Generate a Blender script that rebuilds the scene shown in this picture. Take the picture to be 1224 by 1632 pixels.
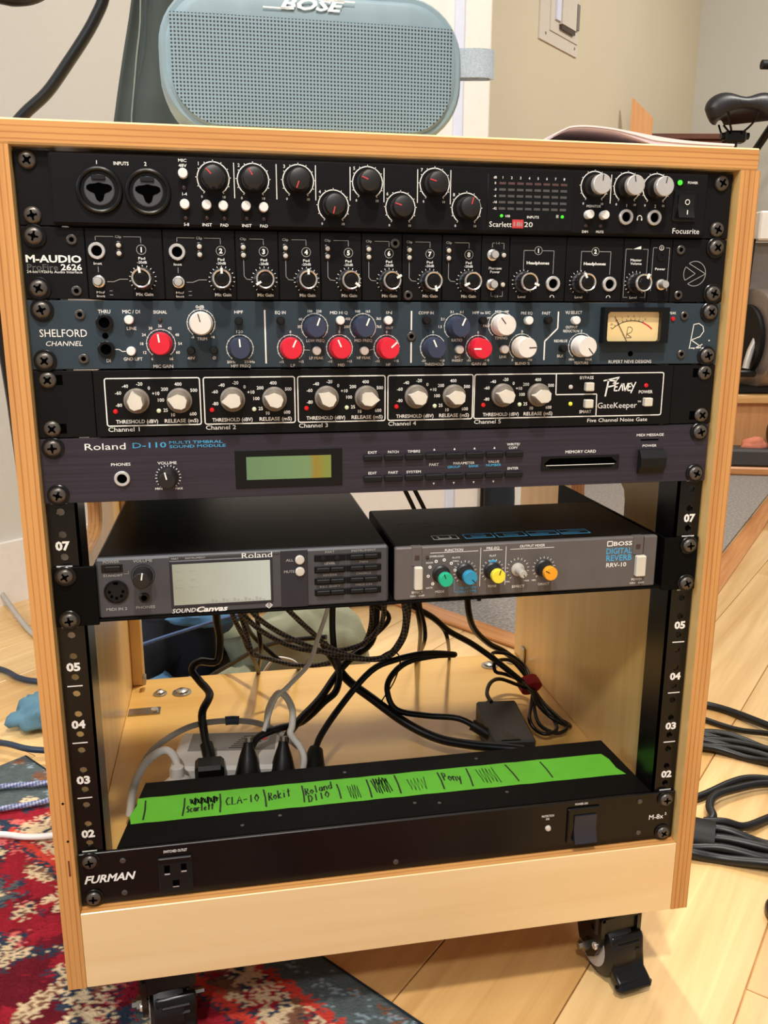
import bpy, math, random
import numpy as np
from mathutils import Vector, Matrix, noise

for o in list(bpy.data.objects): bpy.data.objects.remove(o)
scene = bpy.context.scene
COL = scene.collection
random.seed(7)

# ------------------------------------------------------------------ camera
cam_d = bpy.data.cameras.new('camera')
cam_d.sensor_fit = 'VERTICAL'; cam_d.sensor_height = 36.0
cam_d.lens = 36.0 * 1349.68 / 1632.0
cam_d.clip_start = 0.02
cam = bpy.data.objects.new('camera', cam_d); COL.objects.link(cam)
cam.location = (-0.1203, -0.5875, 0.4395)
cam.rotation_euler = (1.3351, -0.0033, -0.1850)
scene.camera = cam

# ------------------------------------------------------------------ world, lamps, exposure
world = bpy.data.worlds.new('room_light'); scene.world = world
world.use_nodes = True
bg = world.node_tree.nodes['Background']
bg.inputs[0].default_value = (1.0, 0.97, 0.93, 1); bg.inputs[1].default_value = 0.40

def area(name, loc, target, size, power, col):
    d = bpy.data.lights.new(name, 'AREA'); d.shape = 'DISK'; d.size = size; d.energy = power; d.color = col
    o = bpy.data.objects.new(name, d); COL.objects.link(o); o.location = loc
    o.rotation_euler = (Vector(target) - Vector(loc)).to_track_quat('-Z', 'Y').to_euler()
    return o
WARM = (1.0, 0.95, 0.88)
area('ceiling_lamp', (-0.05, -0.95, 2.15), (0, 0, 0.2), 0.14, 38, WARM)
area('ceiling_lamp', (-0.65, -1.75, 2.15), (0.05, 0.1, 0.1), 0.18, 26, WARM)
area('ceiling_lamp', (-1.0, -0.3, 2.15), (-0.4, 0.4, 0.2), 0.25, 4, (1.0, 0.97, 0.93))
area('ceiling_lamp', (1.1, 0.9, 2.15), (1.1, 0.9, 0), 0.3, 16, WARM)
area('ceiling_lamp', (2.2, 1.9, 2.15), (2.3, 2.6, 0.5), 0.3, 20, WARM)
sd_ = bpy.data.lights.new('ceiling_spot', 'SPOT'); sd_.energy = 150; sd_.color = WARM; sd_.spot_size = math.radians(27); sd_.spot_blend = .5; sd_.shadow_soft_size = .07
so_ = bpy.data.objects.new('ceiling_spot', sd_); COL.objects.link(so_); so_.location = (.32, .88, 2.15)
so_.rotation_euler = (Vector((.06, .42, 0)) - Vector((.32, .88, 2.15))).to_track_quat('-Z', 'Y').to_euler()
area('window_daylight', (-1.45, -0.45, 1.05), (-0.45, 0.6, 0.1), 0.6, 10, (0.62, 0.80, 1.0))

scene.view_settings.view_transform = 'Standard'
scene.view_settings.look = 'None'
scene.view_settings.exposure = 0.0
scene.view_settings.gamma = 1.0
scene.view_settings.use_curve_mapping = False

# ------------------------------------------------------------------ materials
def lin(c):
    c /= 255.0
    return c / 12.92 if c <= 0.04045 else ((c + 0.055) / 1.055) ** 2.4
def rgb(r, g, b): return (lin(r), lin(g), lin(b), 1.0)

def base_mat(name):
    m = bpy.data.materials.new(name); m.use_nodes = True
    nt = m.node_tree; p = nt.nodes['Principled BSDF']
    return m, nt, p
def mat(name, col, rough=0.5, metal=0.0, coat=0.0, var=0.06, vscale=60.0, bump=0.0, bscale=400.0, emit=0.0, stretch=None, spec=0.5):
    m, nt, p = base_mat(name)
    N = nt.nodes; L = nt.links
    tc = N.new('ShaderNodeTexCoord'); src = tc.outputs['Object']
    if stretch:
        mp = N.new('ShaderNodeMapping'); mp.inputs['Scale'].default_value = stretch
        L.new(src, mp.inputs[0]); src = mp.outputs[0]
    nz = N.new('ShaderNodeTexNoise'); nz.inputs['Scale'].default_value = vscale; nz.inputs['Detail'].default_value = 3
    L.new(src, nz.inputs['Vector'])
    rp = N.new('ShaderNodeValToRGB')
    a = [max(0, c * (1 - var)) for c in col[:3]]; b = [min(1, c * (1 + var)) for c in col[:3]]
    rp.color_ramp.elements[0].position = .3; rp.color_ramp.elements[1].position = .7
    rp.color_ramp.elements[0].color = (*a, 1); rp.color_ramp.elements[1].color = (*b, 1)
    L.new(nz.outputs['Fac'], rp.inputs[0]); L.new(rp.outputs[0], p.inputs['Base Color'])
    p.inputs['Roughness'].default_value = rough; p.inputs['Metallic'].default_value = metal
    p.inputs['Coat Weight'].default_value = coat; p.inputs['Specular IOR Level'].default_value = spec
    if bump:
        n2 = N.new('ShaderNodeTexNoise'); n2.inputs['Scale'].default_value = bscale; n2.inputs['Detail'].default_value = 2
        L.new(src, n2.inputs['Vector'])
        bp = N.new('ShaderNodeBump'); bp.inputs['Strength'].default_value = bump; bp.inputs['Distance'].default_value = 0.001
        L.new(n2.outputs['Fac'], bp.inputs['Height']); L.new(bp.outputs[0], p.inputs['Normal'])
    if emit:
        p.inputs['Emission Color'].default_value = col; p.inputs['Emission Strength'].default_value = emit
    return m

def wood(name, dark, light, along, scale=1.0, rough=0.35, plies=None, coat=0.25, fine=1.0):
    """grain runs along axis `along` (0,1,2); plies=(axis, thickness, origin) draws plywood laminations"""
    m, nt, p = base_mat(name); N = nt.nodes; L = nt.links
    tc = N.new('ShaderNodeTexCoord')
    mp = N.new('ShaderNodeMapping'); s = [70 * scale] * 3; s[along] = 3.5 * scale
    mp.inputs['Scale'].default_value = s; L.new(tc.outputs['Object'], mp.inputs[0])
    nz = N.new('ShaderNodeTexNoise'); nz.inputs['Scale'].default_value = 1.0; nz.inputs['Detail'].default_value = 5
    nz.inputs['Roughness'].default_value = .6; nz.inputs['Distortion'].default_value = .4
    L.new(mp.outputs[0], nz.inputs['Vector'])
    fac = nz.outputs['Fac']
    if plies:
        ax, th, org = plies
        sp = N.new('ShaderNodeSeparateXYZ'); L.new(tc.outputs['Object'], sp.inputs[0])
        w = N.new('ShaderNodeMath'); w.operation = 'SUBTRACT'; w.inputs[1].default_value = org
        L.new(sp.outputs[ax], w.inputs[0])
        q = N.new('ShaderNodeMath'); q.operation = 'MULTIPLY'; q.inputs[1].default_value = 1.0 / th
        L.new(w.outputs[0], q.inputs[0])
        nn = N.new('ShaderNodeTexNoise'); nn.inputs['Scale'].default_value = 9; L.new(tc.outputs['Object'], nn.inputs['Vector'])
        ad = N.new('ShaderNodeMath'); ad.operation = 'MULTIPLY_ADD'; ad.inputs[1].default_value = 0.6
        L.new(nn.outputs['Fac'], ad.inputs[0]); L.new(q.outputs[0], ad.inputs[2])
        fr = N.new('ShaderNodeMath'); fr.operation = 'PINGPONG'; fr.inputs[1].default_value = 1.0
        L.new(ad.outputs[0], fr.inputs[0])
        ss = N.new('ShaderNodeMapRange'); ss.interpolation_type = 'SMOOTHSTEP'
        ss.inputs['From Min'].default_value = .02; ss.inputs['From Max'].default_value = .42
        L.new(fr.outputs[0], ss.inputs['Value'])
        mx = N.new('ShaderNodeMath'); mx.operation = 'MULTIPLY_ADD'; mx.inputs[1].default_value = .26
        ml = N.new('ShaderNodeMath'); ml.operation = 'MULTIPLY'; ml.inputs[1].default_value = .84
        L.new(fac, ml.inputs[0]); L.new(ss.outputs[0], mx.inputs[0]); L.new(ml.outputs[0], mx.inputs[2])
        fac = mx.outputs[0]
    rp = N.new('ShaderNodeValToRGB'); rp.color_ramp.elements[0].position = .30; rp.color_ramp.elements[1].position = .72
    rp.color_ramp.elements[0].color = dark; rp.color_ramp.elements[1].color = light
    L.new(fac, rp.inputs[0]); L.new(rp.outputs[0], p.inputs['Base Color'])
    p.inputs['Roughness'].default_value = rough; p.inputs['Coat Weight'].default_value = coat; p.inputs['Coat Roughness'].default_value = .2
    bp = N.new('ShaderNodeBump'); bp.inputs['Strength'].default_value = .12; bp.inputs['Distance'].default_value = .0006
    L.new(nz.outputs['Fac'], bp.inputs['Height']); L.new(bp.outputs[0], p.inputs['Normal'])
    return m

def braid_mat(name, a, b):
    m, nt, p = base_mat(name); N = nt.nodes; L = nt.links
    uv = N.new('ShaderNodeTexCoord'); mp = N.new('ShaderNodeMapping'); mp.inputs['Scale'].default_value = (5, 1 / .0026, 1)
    mp.inputs['Rotation'].default_value = (0, 0, .6)
    L.new(uv.outputs['UV'], mp.inputs[0])
    ch = N.new('ShaderNodeTexChecker'); ch.inputs['Scale'].default_value = 1.0
    ch.inputs['Color1'].default_value = a; ch.inputs['Color2'].default_value = b
    L.new(mp.outputs[0], ch.inputs['Vector']); L.new(ch.outputs['Color'], p.inputs['Base Color'])
    p.inputs['Roughness'].default_value = .6
    return m

M = {}
M['black_panel'] = mat('black_panel', rgb(19, 18, 19), .45, spec=.15, bump=.05, bscale=900)
M['black_gloss'] = mat('black_gloss', rgb(12, 10, 9), .26, spec=.35)
M['black_matte'] = mat('black_matte', rgb(15, 14, 14), .55, spec=.3)
M['black_steel'] = mat('black_steel', rgb(12, 11, 10), .5, spec=.06, bump=.06, bscale=1200)
M['black_rubber'] = mat('black_rubber', rgb(13, 12, 12), .42, spec=.4)
M['hole_black'] = mat('hole_black', rgb(4, 4, 4), .8, spec=.0)
M['slate_panel'] = mat('slate_panel', rgb(46, 58, 66), .48, spec=.3)
M['noise_gate_panel'] = mat('noise_gate_panel', rgb(13, 12, 12), .42, spec=.2)
M['brushed_violet'] = mat('brushed_violet', rgb(56, 50, 60), .34, metal=.35, var=.22, vscale=1.0, stretch=(6, 300, 700))
M['canvas_grey'] = mat('canvas_grey', rgb(66, 66, 70), .45)
M['canvas_dark'] = mat('canvas_dark', rgb(34, 36, 46), .4)
M['reverb_grey'] = mat('reverb_grey', rgb(92, 86, 84), .42, bump=.03)
M['cover_black'] = mat('cover_black', rgb(10, 9, 8), .3, spec=.03, bump=.04, bscale=500)
M['print_white'] = mat('print_white', rgb(236, 233, 226), .6)
M['print_grey'] = mat('print_grey', rgb(158, 155, 150), .6)
M['print_dark_grey'] = mat('print_dark_grey', rgb(84, 82, 80), .6)
M['print_blue'] = mat('print_blue', rgb(70, 160, 205), .5)
M['print_red'] = mat('print_red', rgb(200, 60, 62), .5)
M['print_black'] = mat('print_black', rgb(20, 18, 18), .6)
M['marker'] = mat('marker', rgb(18, 30, 14), .5)
M['knob_black'] = mat('knob_black', rgb(26, 23, 22), .42)
M['knob_red'] = mat('knob_red', rgb(214, 32, 52), .38)
M['knob_slate'] = mat('knob_slate', rgb(50, 57, 78), .42)
M['knob_white'] = mat('knob_white', rgb(222, 214, 204), .4)
M['knob_bone'] = mat('knob_bone', rgb(214, 206, 190), .4)
M['knob_taupe'] = mat('knob_taupe', rgb(122, 112, 100), .42)
M['cap_green'] = mat('cap_green', rgb(20, 176, 132), .4)
M['cap_blue'] = mat('cap_blue', rgb(40, 142, 178), .4)
M['cap_yellow'] = mat('cap_yellow', rgb(234, 218, 60), .4)
M['cap_orange'] = mat('cap_orange', rgb(240, 158, 30), .4)
M['cap_grey'] = mat('cap_grey', rgb(176, 168, 156), .4)
M['silver'] = mat('silver', rgb(214, 210, 205), .34, metal=.55)
M['chrome'] = mat('chrome', rgb(228, 222, 214), .2, metal=.7)
M['zinc'] = mat('zinc', rgb(170, 165, 155), .3, metal=1.0)
M['screw_black'] = mat('screw_black', rgb(92, 86, 80), .34, metal=.6)
M['button_white'] = mat('button_white', rgb(225, 220, 214), .35)
M['led_green'] = mat('led_green', rgb(60, 230, 40), .3, emit=1.2)
M['led_red'] = mat('led_red', rgb(200, 20, 28), .25, emit=.12)
M['led_off'] = mat('led_off', rgb(64, 46, 42), .25)
M['led_clear'] = mat('led_clear', rgb(196, 188, 176), .2)
M['led_milky'] = mat('led_milky', rgb(212, 224, 190), .3)
M['led_yellow'] = mat('led_yellow', rgb(214, 214, 70), .3, emit=.25)
M['meter_segment'] = mat('meter_segment', rgb(78, 75, 73), .4)
M['meter_segment_red'] = mat('meter_segment_red', rgb(84, 58, 56), .4)
M['vu_face'] = mat('vu_face', rgb(226, 196, 138), .5, emit=.12)
M['switch_cream'] = mat('switch_cream', rgb(206, 198, 180), .45)
M['tape_green'] = mat('tape_green', rgb(88, 168, 40), .55, var=.05, vscale=90, bump=.12, bscale=300)
M['paper_white'] = mat('paper_white', rgb(226, 214, 210), .6, var=.03)
M['paper_pink'] = mat('paper_pink', rgb(206, 184, 190), .6, var=.03)
M['speaker_blue'] = mat('speaker_blue', rgb(126, 146, 154), .5, bump=.03, bscale=1500)
M['strap_grey'] = mat('strap_grey', rgb(168, 180, 190), .75, var=.16, vscale=900, bump=.4, bscale=1800)
M['cable_black'] = mat('cable_black', rgb(13, 12, 12), .38, spec=.4)
M['cable_white'] = mat('cable_white', rgb(222, 216, 208), .45)
M['cable_grey'] = mat('cable_grey', rgb(172, 164, 154), .5)
M['cable_navy'] = mat('cable_navy', rgb(34, 46, 64), .4)
M['cable_blue'] = mat('cable_blue', rgb(70, 92, 130), .45)
M['braid'] = braid_mat('braid', rgb(20, 17, 16), rgb(112, 98, 86))
M['braid_blue'] = braid_mat('braid_blue', rgb(78, 88, 130), rgb(150, 150, 170))
M['velcro_red'] = mat('velcro_red', rgb(176, 40, 52), .8, bump=.4)
M['adapter_black'] = mat('adapter_black', rgb(46, 43, 41), .5, bump=.1, bscale=1500)
M['plastic_white'] = mat('plastic_white', rgb(234, 228, 220), .4)
M['label_grey'] = mat('label_grey', rgb(150, 146, 140), .5)
M['olive_cloth'] = mat('olive_cloth', rgb(140, 142, 116), .85, var=.1, vscale=30, bump=.3)
M['dark_cloth'] = mat('dark_cloth', rgb(20, 24, 32), .85, var=.2, bump=.3)
M['blue_cloth'] = mat('blue_cloth', rgb(66, 108, 138), .85, var=.1, bump=.3)
M['teal_cloth'] = mat('teal_cloth', rgb(88, 126, 142), .85, var=.08, bump=.3)
M['curtain_green'] = mat('curtain_green', rgb(62, 70, 66), .85, var=.12, vscale=14, bump=.2)
M['curtain_seam'] = mat('curtain_seam', rgb(132, 136, 126), .85)
M['sheer_blue'] = mat('sheer_blue', rgb(164, 196, 222), .7, var=.05)
M['wall_beige'] = mat('wall_beige', rgb(206, 200, 188), .75, var=.02, vscale=3, bump=.55, bscale=70)
M['wall_tan'] = mat('wall_tan', rgb(204, 192, 166), .75, var=.02, vscale=3, bump=.1, bscale=70)
M['wall_grey'] = mat('wall_grey', rgb(192, 188, 176), .75, var=.02, vscale=3, bump=.1, bscale=70)
M['trim_white'] = mat('trim_white', rgb(232, 224, 214), .45, var=.02)
M['trim_bluish'] = mat('trim_bluish', rgb(212, 216, 232), .45, var=.02)
M['panel_paint'] = mat('panel_paint', rgb(206, 196, 182), .5, var=.02)
M['carpet_grey'] = mat('carpet_grey', rgb(146, 138, 130), .95, var=.35, vscale=160, bump=.6, bscale=300)
M['threshold'] = wood('threshold', rgb(180, 112, 60), rgb(222, 158, 98), 0)
M['brown_wood'] = wood('brown_wood', rgb(78, 40, 22), rgb(110, 62, 38), 0, coat=.1)
M['pale_board'] = wood('pale_board', rgb(206, 142, 86), rgb(222, 164, 108), 2, coat=.0, rough=.6)
M['platform_wood'] = wood('platform_wood', rgb(206, 150, 88), rgb(236, 190, 126), 0, coat=.1)
M['saddle_black'] = mat('saddle_black', rgb(34, 31, 33), .4)
M['flywheel_grey'] = mat('flywheel_grey', rgb(142, 128, 120), .35, metal=.5)
M['bike_red'] = mat('bike_red', rgb(178, 44, 40), .35)
M['bike_tan'] = mat('bike_tan', rgb(196, 160, 132), .5)
M['gym_mat'] = mat('gym_mat', rgb(62, 58, 56), .6)
M['bike_grey'] = mat('bike_grey', rgb(120, 112, 104), .5)
M['pink_rag'] = mat('pink_rag', rgb(214, 128, 100), .8)
PD, PL = rgb(160, 98, 46), rgb(208, 150, 86)
M['ply_side_edge'] = wood('ply_side_edge', PD, PL, 2, plies=(0, .0019, -.2555))
M['ply_side_edge_right'] = wood('ply_side_edge_right', PD, PL, 2, plies=(0, .0019, .2425))
M['ply_top_edge'] = wood('ply_top_edge', PD, PL, 0, plies=(2, .0018, .535))
M['ply_kick_edge'] = wood('ply_kick_edge', PD, PL, 0, plies=(1, .003, -.0105))
M['ply_face_v'] = wood('ply_face_v', rgb(222, 178, 106), rgb(242, 206, 140), 2, scale=.45, coat=.45)
M['ply_face_h'] = wood('ply_face_h', rgb(230, 194, 138), rgb(242, 210, 158), 0, scale=.4, coat=.3)
M['ply_bottom'] = wood('ply_bottom', rgb(206, 156, 78), rgb(224, 180, 100), 0, scale=.35, coat=.45)

# screen materials: colour ramp along one axis, faintly emissive
def lcd_mat(name, stops, axis, lo, hi, emit):
    m, nt, p = base_mat(name); N = nt.nodes; L = nt.links
    tc = N.new('ShaderNodeTexCoord'); sp = N.new('ShaderNodeSeparateXYZ'); L.new(tc.outputs['Object'], sp.inputs[0])
    mr = N.new('ShaderNodeMapRange'); mr.inputs['From Min'].default_value = lo; mr.inputs['From Max'].default_value = hi
    L.new(sp.outputs[axis], mr.inputs['Value'])
    nz = N.new('ShaderNodeTexNoise'); nz.inputs['Scale'].default_value = 60; L.new(tc.outputs['Object'], nz.inputs['Vector'])
    ad = N.new('ShaderNodeMath'); ad.operation = 'MULTIPLY_ADD'; ad.inputs[1].default_value = .12
    L.new(nz.outputs['Fac'], ad.inputs[0]); L.new(mr.outputs[0], ad.inputs[2])
    rp = N.new('ShaderNodeValToRGB'); e = rp.color_ramp.elements
    for i, (ps, c) in enumerate(stops):
        el = e[i] if i < 2 else e.new(ps)
        el.position = ps; el.color = c
    L.new(ad.outputs[0], rp.inputs[0]); L.new(rp.outputs[0], p.inputs['Base Color'])
    L.new(rp.outputs[0], p.inputs['Emission Color']); p.inputs['Emission Strength'].default_value = emit
    p.inputs['Roughness'].default_value = .15
    return m
M['lcd_green'] = lcd_mat('lcd_green', [(0.0, rgb(96, 124, 88)), (.78, rgb(110, 136, 92)), (.86, rgb(140, 118, 40)), (1.05, rgb(120, 130, 60))], 0, -.1074, -.0485, .08)
M['lcd_grey'] = lcd_mat('lcd_grey', [(0.0, rgb(140, 144, 128)), (1.0, rgb(172, 180, 172))], 0, -.1613, -.0931, .15)

def perforated():
    m, nt, p = base_mat('perforated_grille'); N = nt.nodes; L = nt.links
    tc = N.new('ShaderNodeTexCoord'); sp = N.new('ShaderNodeSeparateXYZ'); L.new(tc.outputs['Object'], sp.inputs[0])
    def frac(sock):
        a = N.new('ShaderNodeMath'); a.operation = 'MULTIPLY'; a.inputs[1].default_value = 1 / .00226; L.new(sock, a.inputs[0])
        f = N.new('ShaderNodeMath'); f.operation = 'FRACT'; L.new(a.outputs[0], f.inputs[0])
        s = N.new('ShaderNodeMath'); s.operation = 'SUBTRACT'; s.inputs[1].default_value = .5; L.new(f.outputs[0], s.inputs[0])
        q = N.new('ShaderNodeMath'); q.operation = 'MULTIPLY'; L.new(s.outputs[0], q.inputs[0]); L.new(s.outputs[0], q.inputs[1])
        return q.outputs[0]
    a = N.new('ShaderNodeMath'); a.operation = 'ADD'
    L.new(frac(sp.outputs[0]), a.inputs[0]); L.new(frac(sp.outputs[2]), a.inputs[1])
    c = N.new('ShaderNodeMapRange'); c.inputs['From Min'].default_value = .062; c.inputs['From Max'].default_value = .10
    L.new(a.outputs[0], c.inputs['Value'])
    mx = N.new('ShaderNodeMix'); mx.data_type = 'RGBA'
    mx.inputs['A'].default_value = rgb(30, 38, 44); mx.inputs['B'].default_value = rgb(126, 146, 154)
    L.new(c.outputs[0], mx.inputs['Factor']); L.new(mx.outputs['Result'], p.inputs['Base Color'])
    bp = N.new('ShaderNodeBump'); bp.inputs['Strength'].default_value = .6; bp.inputs['Distance'].default_value = .0006
    L.new(c.outputs[0], bp.inputs['Height']); L.new(bp.outputs[0], p.inputs['Normal'])
    p.inputs['Roughness'].default_value = .5
    return m
M['perforated'] = perforated()

# ------------------------------------------------------------------ mesh builder
class MB:
    def __init__(s): s.v = []; s.f = []; s.mi = []; s.uv = None
    def add(s, vs, fs, mi=0):
        b = len(s.v); s.v += [tuple(v) for v in vs]
        for f in fs: s.f.append([i + b for i in f]); s.mi.append(mi)
        return s
    def box(s, x0, x1, y0, y1, z0, z1, b=0.0, mi=0, Mx=None):
        if x0 > x1: x0, x1 = x1, x0
        if y0 > y1: y0, y1 = y1, y0
        if z0 > z1: z0, z1 = z1, z0
        X = (x0, x1); Y = (y0, y1); Z = (z0, z1)
        if b <= 0:
            vs = [(X[i], Y[j], Z[k]) for i in (0, 1) for j in (0, 1) for k in (0, 1)]
            fs = [(0, 1, 3, 2), (4, 6, 7, 5), (0, 4, 5, 1), (2, 3, 7, 6), (0, 2, 6, 4), (1, 5, 7, 3)]
        else:
            vs = []; ix = {}
            for i in (0, 1):
                for j in (0, 1):
                    for k in (0, 1):
                        for a in range(3):
                            c = [X[i], Y[j], Z[k]]
                            for q, t in enumerate((i, j, k)):
                                if q != a: c[q] += b if t == 0 else -b
                            ix[(i, j, k, a)] = len(vs); vs.append(tuple(c))
            fs = []
            for a in range(3):
                u, w = [(1, 2), (2, 0), (0, 1)][a]
                for t in (0, 1):
                    q = []
                    for (p_, r_) in ((0, 0), (1, 0), (1, 1), (0, 1)):
                        c = [0, 0, 0]; c[a] = t; c[u] = p_; c[w] = r_; q.append(ix[(*c, a)])
                    fs.append(q if t else q[::-1])
            for a in range(3):
                u, w = [(1, 2), (2, 0), (0, 1)][a]
                for p_ in (0, 1):
                    for r_ in (0, 1):
                        c0 = [0, 0, 0]; c1 = [0, 0, 0]; c0[a] = 0; c1[a] = 1
                        for c in (c0, c1): c[u] = p_; c[w] = r_
                        q = [ix[(*c0, u)], ix[(*c1, u)], ix[(*c1, w)], ix[(*c0, w)]]
                        fs.append(q if p_ == r_ else q[::-1])
            for i in (0, 1):
                for j in (0, 1):
                    for k in (0, 1):
                        q = [ix[(i, j, k, a)] for a in range(3)]
                        fs.append(q if (i + j + k) % 2 else q[::-1])
        if Mx is not None: vs = [Mx @ Vector(v) for v in vs]
        return s.add(vs, fs, mi)
    def lathe(s, o, axis, prof, n=16, mi=0, ref=None, sx=1.0, jit=None):
        """prof: [(radius, height along axis)]"""
        ax = Vector(axis).normalized()
        r0 = Vector(ref) if ref else (Vector((1, 0, 0)) if abs(ax.x) < .9 else Vector((0, 1, 0)))
        u = (r0 - ax * r0.dot(ax)).normalized(); w = ax.cross(u); o = Vector(o)
        vs = []
        for r, h in prof:
            for i in range(n):
                a = 2 * math.pi * i / n; rr = r * (jit(i) if jit else 1)
                vs.append(o + ax * h + u * (math.cos(a) * rr * sx) + w * (math.sin(a) * rr))
        fs = []
        for k in range(len(prof) - 1):
            for i in range(n):
                j = (i + 1) % n
                fs.append((k * n + i, k * n + j, (k + 1) * n + j, (k + 1) * n + i))
        fs.append(tuple(range(n))[::-1]); L_ = len(prof) - 1
        fs.append(tuple(L_ * n + i for i in range(n)))
        return s.add(vs, fs, mi)
    def tube(s, pts, r, n=8, sub=4, mi=0, closed=False, rf=None):
        P = [Vector(p) for p in pts]
        Q = []
        m = len(P)
        if sub > 1 and m > 2:
            for i in range(m - 1):
                p0 = P[max(i - 1, 0)]; p1 = P[i]; p2 = P[i + 1]; p3 = P[min(i + 2, m - 1)]
                for k in range(sub):
                    t = k / sub
                    Q.append(.5 * ((2 * p1) + (p2 - p0) * t + (2 * p0 - 5 * p1 + 4 * p2 - p3) * t * t + (3 * p1 - p0 - 3 * p2 + p3) * t ** 3))
            Q.append(P[-1])
        else: Q = P
        b = len(s.v); up = Vector((0.31, .2, .93)); dist = 0
        T0 = None; uvl = []
        for i, q in enumerate(Q):
            T = (Q[min(i + 1, len(Q) - 1)] - Q[max(i - 1, 0)])
            if T.length < 1e-9: T = Vector((0, 0, 1))
            T.normalize()
            if T0 is None: u = up.cross(T)
            else: u = u - T * u.dot(T)
            if u.length < 1e-6: u = Vector((1, 0, 0)).cross(T)
            u.normalize(); w = T.cross(u); T0 = T
            if i: dist += (q - Q[i - 1]).length
            uvl.append(dist)
            rr = r if rf is None else r * rf(i / (len(Q) - 1))
            for k in range(n):
                a = 2 * math.pi * k / n
                s.v.append(tuple(q + u * (rr * math.cos(a)) + w * (rr * math.sin(a))))
        if s.uv is None: s.uv = {}
        for i in range(len(Q) - 1):
            for k in range(n):
                j = (k + 1) % n
                s.uv[len(s.f)] = [(k / n, uvl[i]), ((k + 1) / n, uvl[i]), ((k + 1) / n, uvl[i + 1]), (k / n, uvl[i + 1])]
                s.f.append([b + i * n + k, b + i * n + j, b + (i + 1) * n + j, b + (i + 1) * n + k]); s.mi.append(mi)
        s.f.append([b + k for k in range(n)][::-1]); s.mi.append(mi)
        e = b + (len(Q) - 1) * n
        s.f.append([e + k for k in range(n)]); s.mi.append(mi)
        return s
    def prism(s, pts, y0, y1, mi=0, plane='xz', Mx=None):
        """closed outline pts in a plane, extruded between y0 and y1 of the third axis"""
        n = len(pts)
        def mk(a, b, c):
            return {'xz': (a, c, b), 'yz': (c, a, b), 'xy': (a, b, c)}[plane]
        vs = [mk(a, b, y0) for a, b in pts] + [mk(a, b, y1) for a, b in pts]
        if Mx is not None: vs = [Mx @ Vector(v) for v in vs]
        fs = [tuple(range(n)), tuple(range(n, 2 * n))[::-1]] + [((i + 1) % n, i, n + i, n + (i + 1) % n) for i in range(n)]
        return s.add(vs, fs, mi)
    def ribbon(s, pts, w, nrm=(0, -1, 0), mi=0, closed=False):
        P = [Vector(p) for p in pts]; nn = Vector(nrm); n = len(P); vs = []
        for i, q in enumerate(P):
            a = P[(i - 1) % n] if closed else P[max(i - 1, 0)]; c = P[(i + 1) % n] if closed else P[min(i + 1, n - 1)]
            t = (c - a).normalized(); side = t.cross(nn).normalized() * (w / 2)
            vs += [q - side, q + side]
        m = n if closed else n - 1
        fs = [(2 * i, 2 * i + 1, 2 * ((i + 1) % n) + 1, 2 * ((i + 1) % n)) for i in range(m)]
        return s.add(vs, fs, mi)
    def plate_hole(s, rect, c, rf, n, t0, t1, plane='xz', mi=0, mih=None, rim=True):
        """rectangular plate with one hole of radius rf(angle) about c"""
        x0, x1, z0, z1 = rect
        angs = sorted([2 * math.pi * i / n for i in range(n)] + [math.atan2(b - c[1], a - c[0]) % (2 * math.pi) for a in (x0, x1) for b in (z0, z1)])
        inn = []; out = []
        for a in angs:
            ca, sa = math.cos(a), math.sin(a); r = rf(a); inn.append((c[0] + r * ca, c[1] + r * sa))
            k = 1e9
            if ca > 1e-9: k = min(k, (x1 - c[0]) / ca)
            if ca < -1e-9: k = min(k, (x0 - c[0]) / ca)
            if sa > 1e-9: k = min(k, (z1 - c[1]) / sa)
            if sa < -1e-9: k = min(k, (z0 - c[1]) / sa)
            out.append((c[0] + k * ca, c[1] + k * sa))
        N_ = len(angs)
        def mk(p, t): return {'xz': (p[0], t, p[1]), 'yz': (t, p[0], p[1])}[plane]
        vs = [mk(p, t) for t in (t0, t1) for p in out] + [mk(p, t) for t in (t0, t1) for p in inn]
        f1 = []; f2 = []
        for i in range(N_):
            j = (i + 1) % N_
            f1 += [(i, j, 2 * N_ + j, 2 * N_ + i), (N_ + j, N_ + i, 3 * N_ + i, 3 * N_ + j)] + ([(j, i, N_ + i, N_ + j)] if rim else [])
            f2.append((2 * N_ + i, 2 * N_ + j, 3 * N_ + j, 3 * N_ + i))
        b = len(s.v); s.add(vs, f1, mi)
        for f in f2: s.f.append([q + b for q in f]); s.mi.append(mi if mih is None else mih)
        return s
    def mesh(s, name, mats, ang=.55):
        me = bpy.data.meshes.new(name); me.from_pydata(s.v, [], s.f)
        for m in (mats if isinstance(mats, (list, tuple)) else [mats]): me.materials.append(M[m] if isinstance(m, str) else m)
        me.polygons.foreach_set('material_index', s.mi)
        me.polygons.foreach_set('use_smooth', [True] * len(s.f))
        if s.uv:
            ul = me.uv_layers.new(name='uv')
            for fi, c in s.uv.items():
                p = me.polygons[fi]
                for k, li in enumerate(p.loop_indices): ul.data[li].uv = c[k]
        me.update()
        import bmesh
        bm = bmesh.new(); bm.from_mesh(me); bmesh.ops.recalc_face_normals(bm, faces=bm.faces); bm.to_mesh(me); bm.free()
        me.set_sharp_from_angle(angle=ang)
        return me
    def build(s, name, mats, parent=None, ang=.55):
        o = bpy.data.objects.new(name, s.mesh(name, mats, ang)); COL.objects.link(o)
        if parent is not None: o.parent = parent
        return o

def tag(o, label, cat, group=None, kind=None):
    if label: o['label'] = label
    if cat: o['category'] = cat
    if group: o['group'] = group
    if kind: o['kind'] = kind
    return o
def thing(name, label, cat, loc=(0, 0, 0), group=None):
    o = bpy.data.objects.new(name, None); COL.objects.link(o); o.location = loc; o.empty_display_size = .02
    return tag(o, label, cat, group)
def struct(o): o['kind'] = 'structure'; return o

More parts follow.
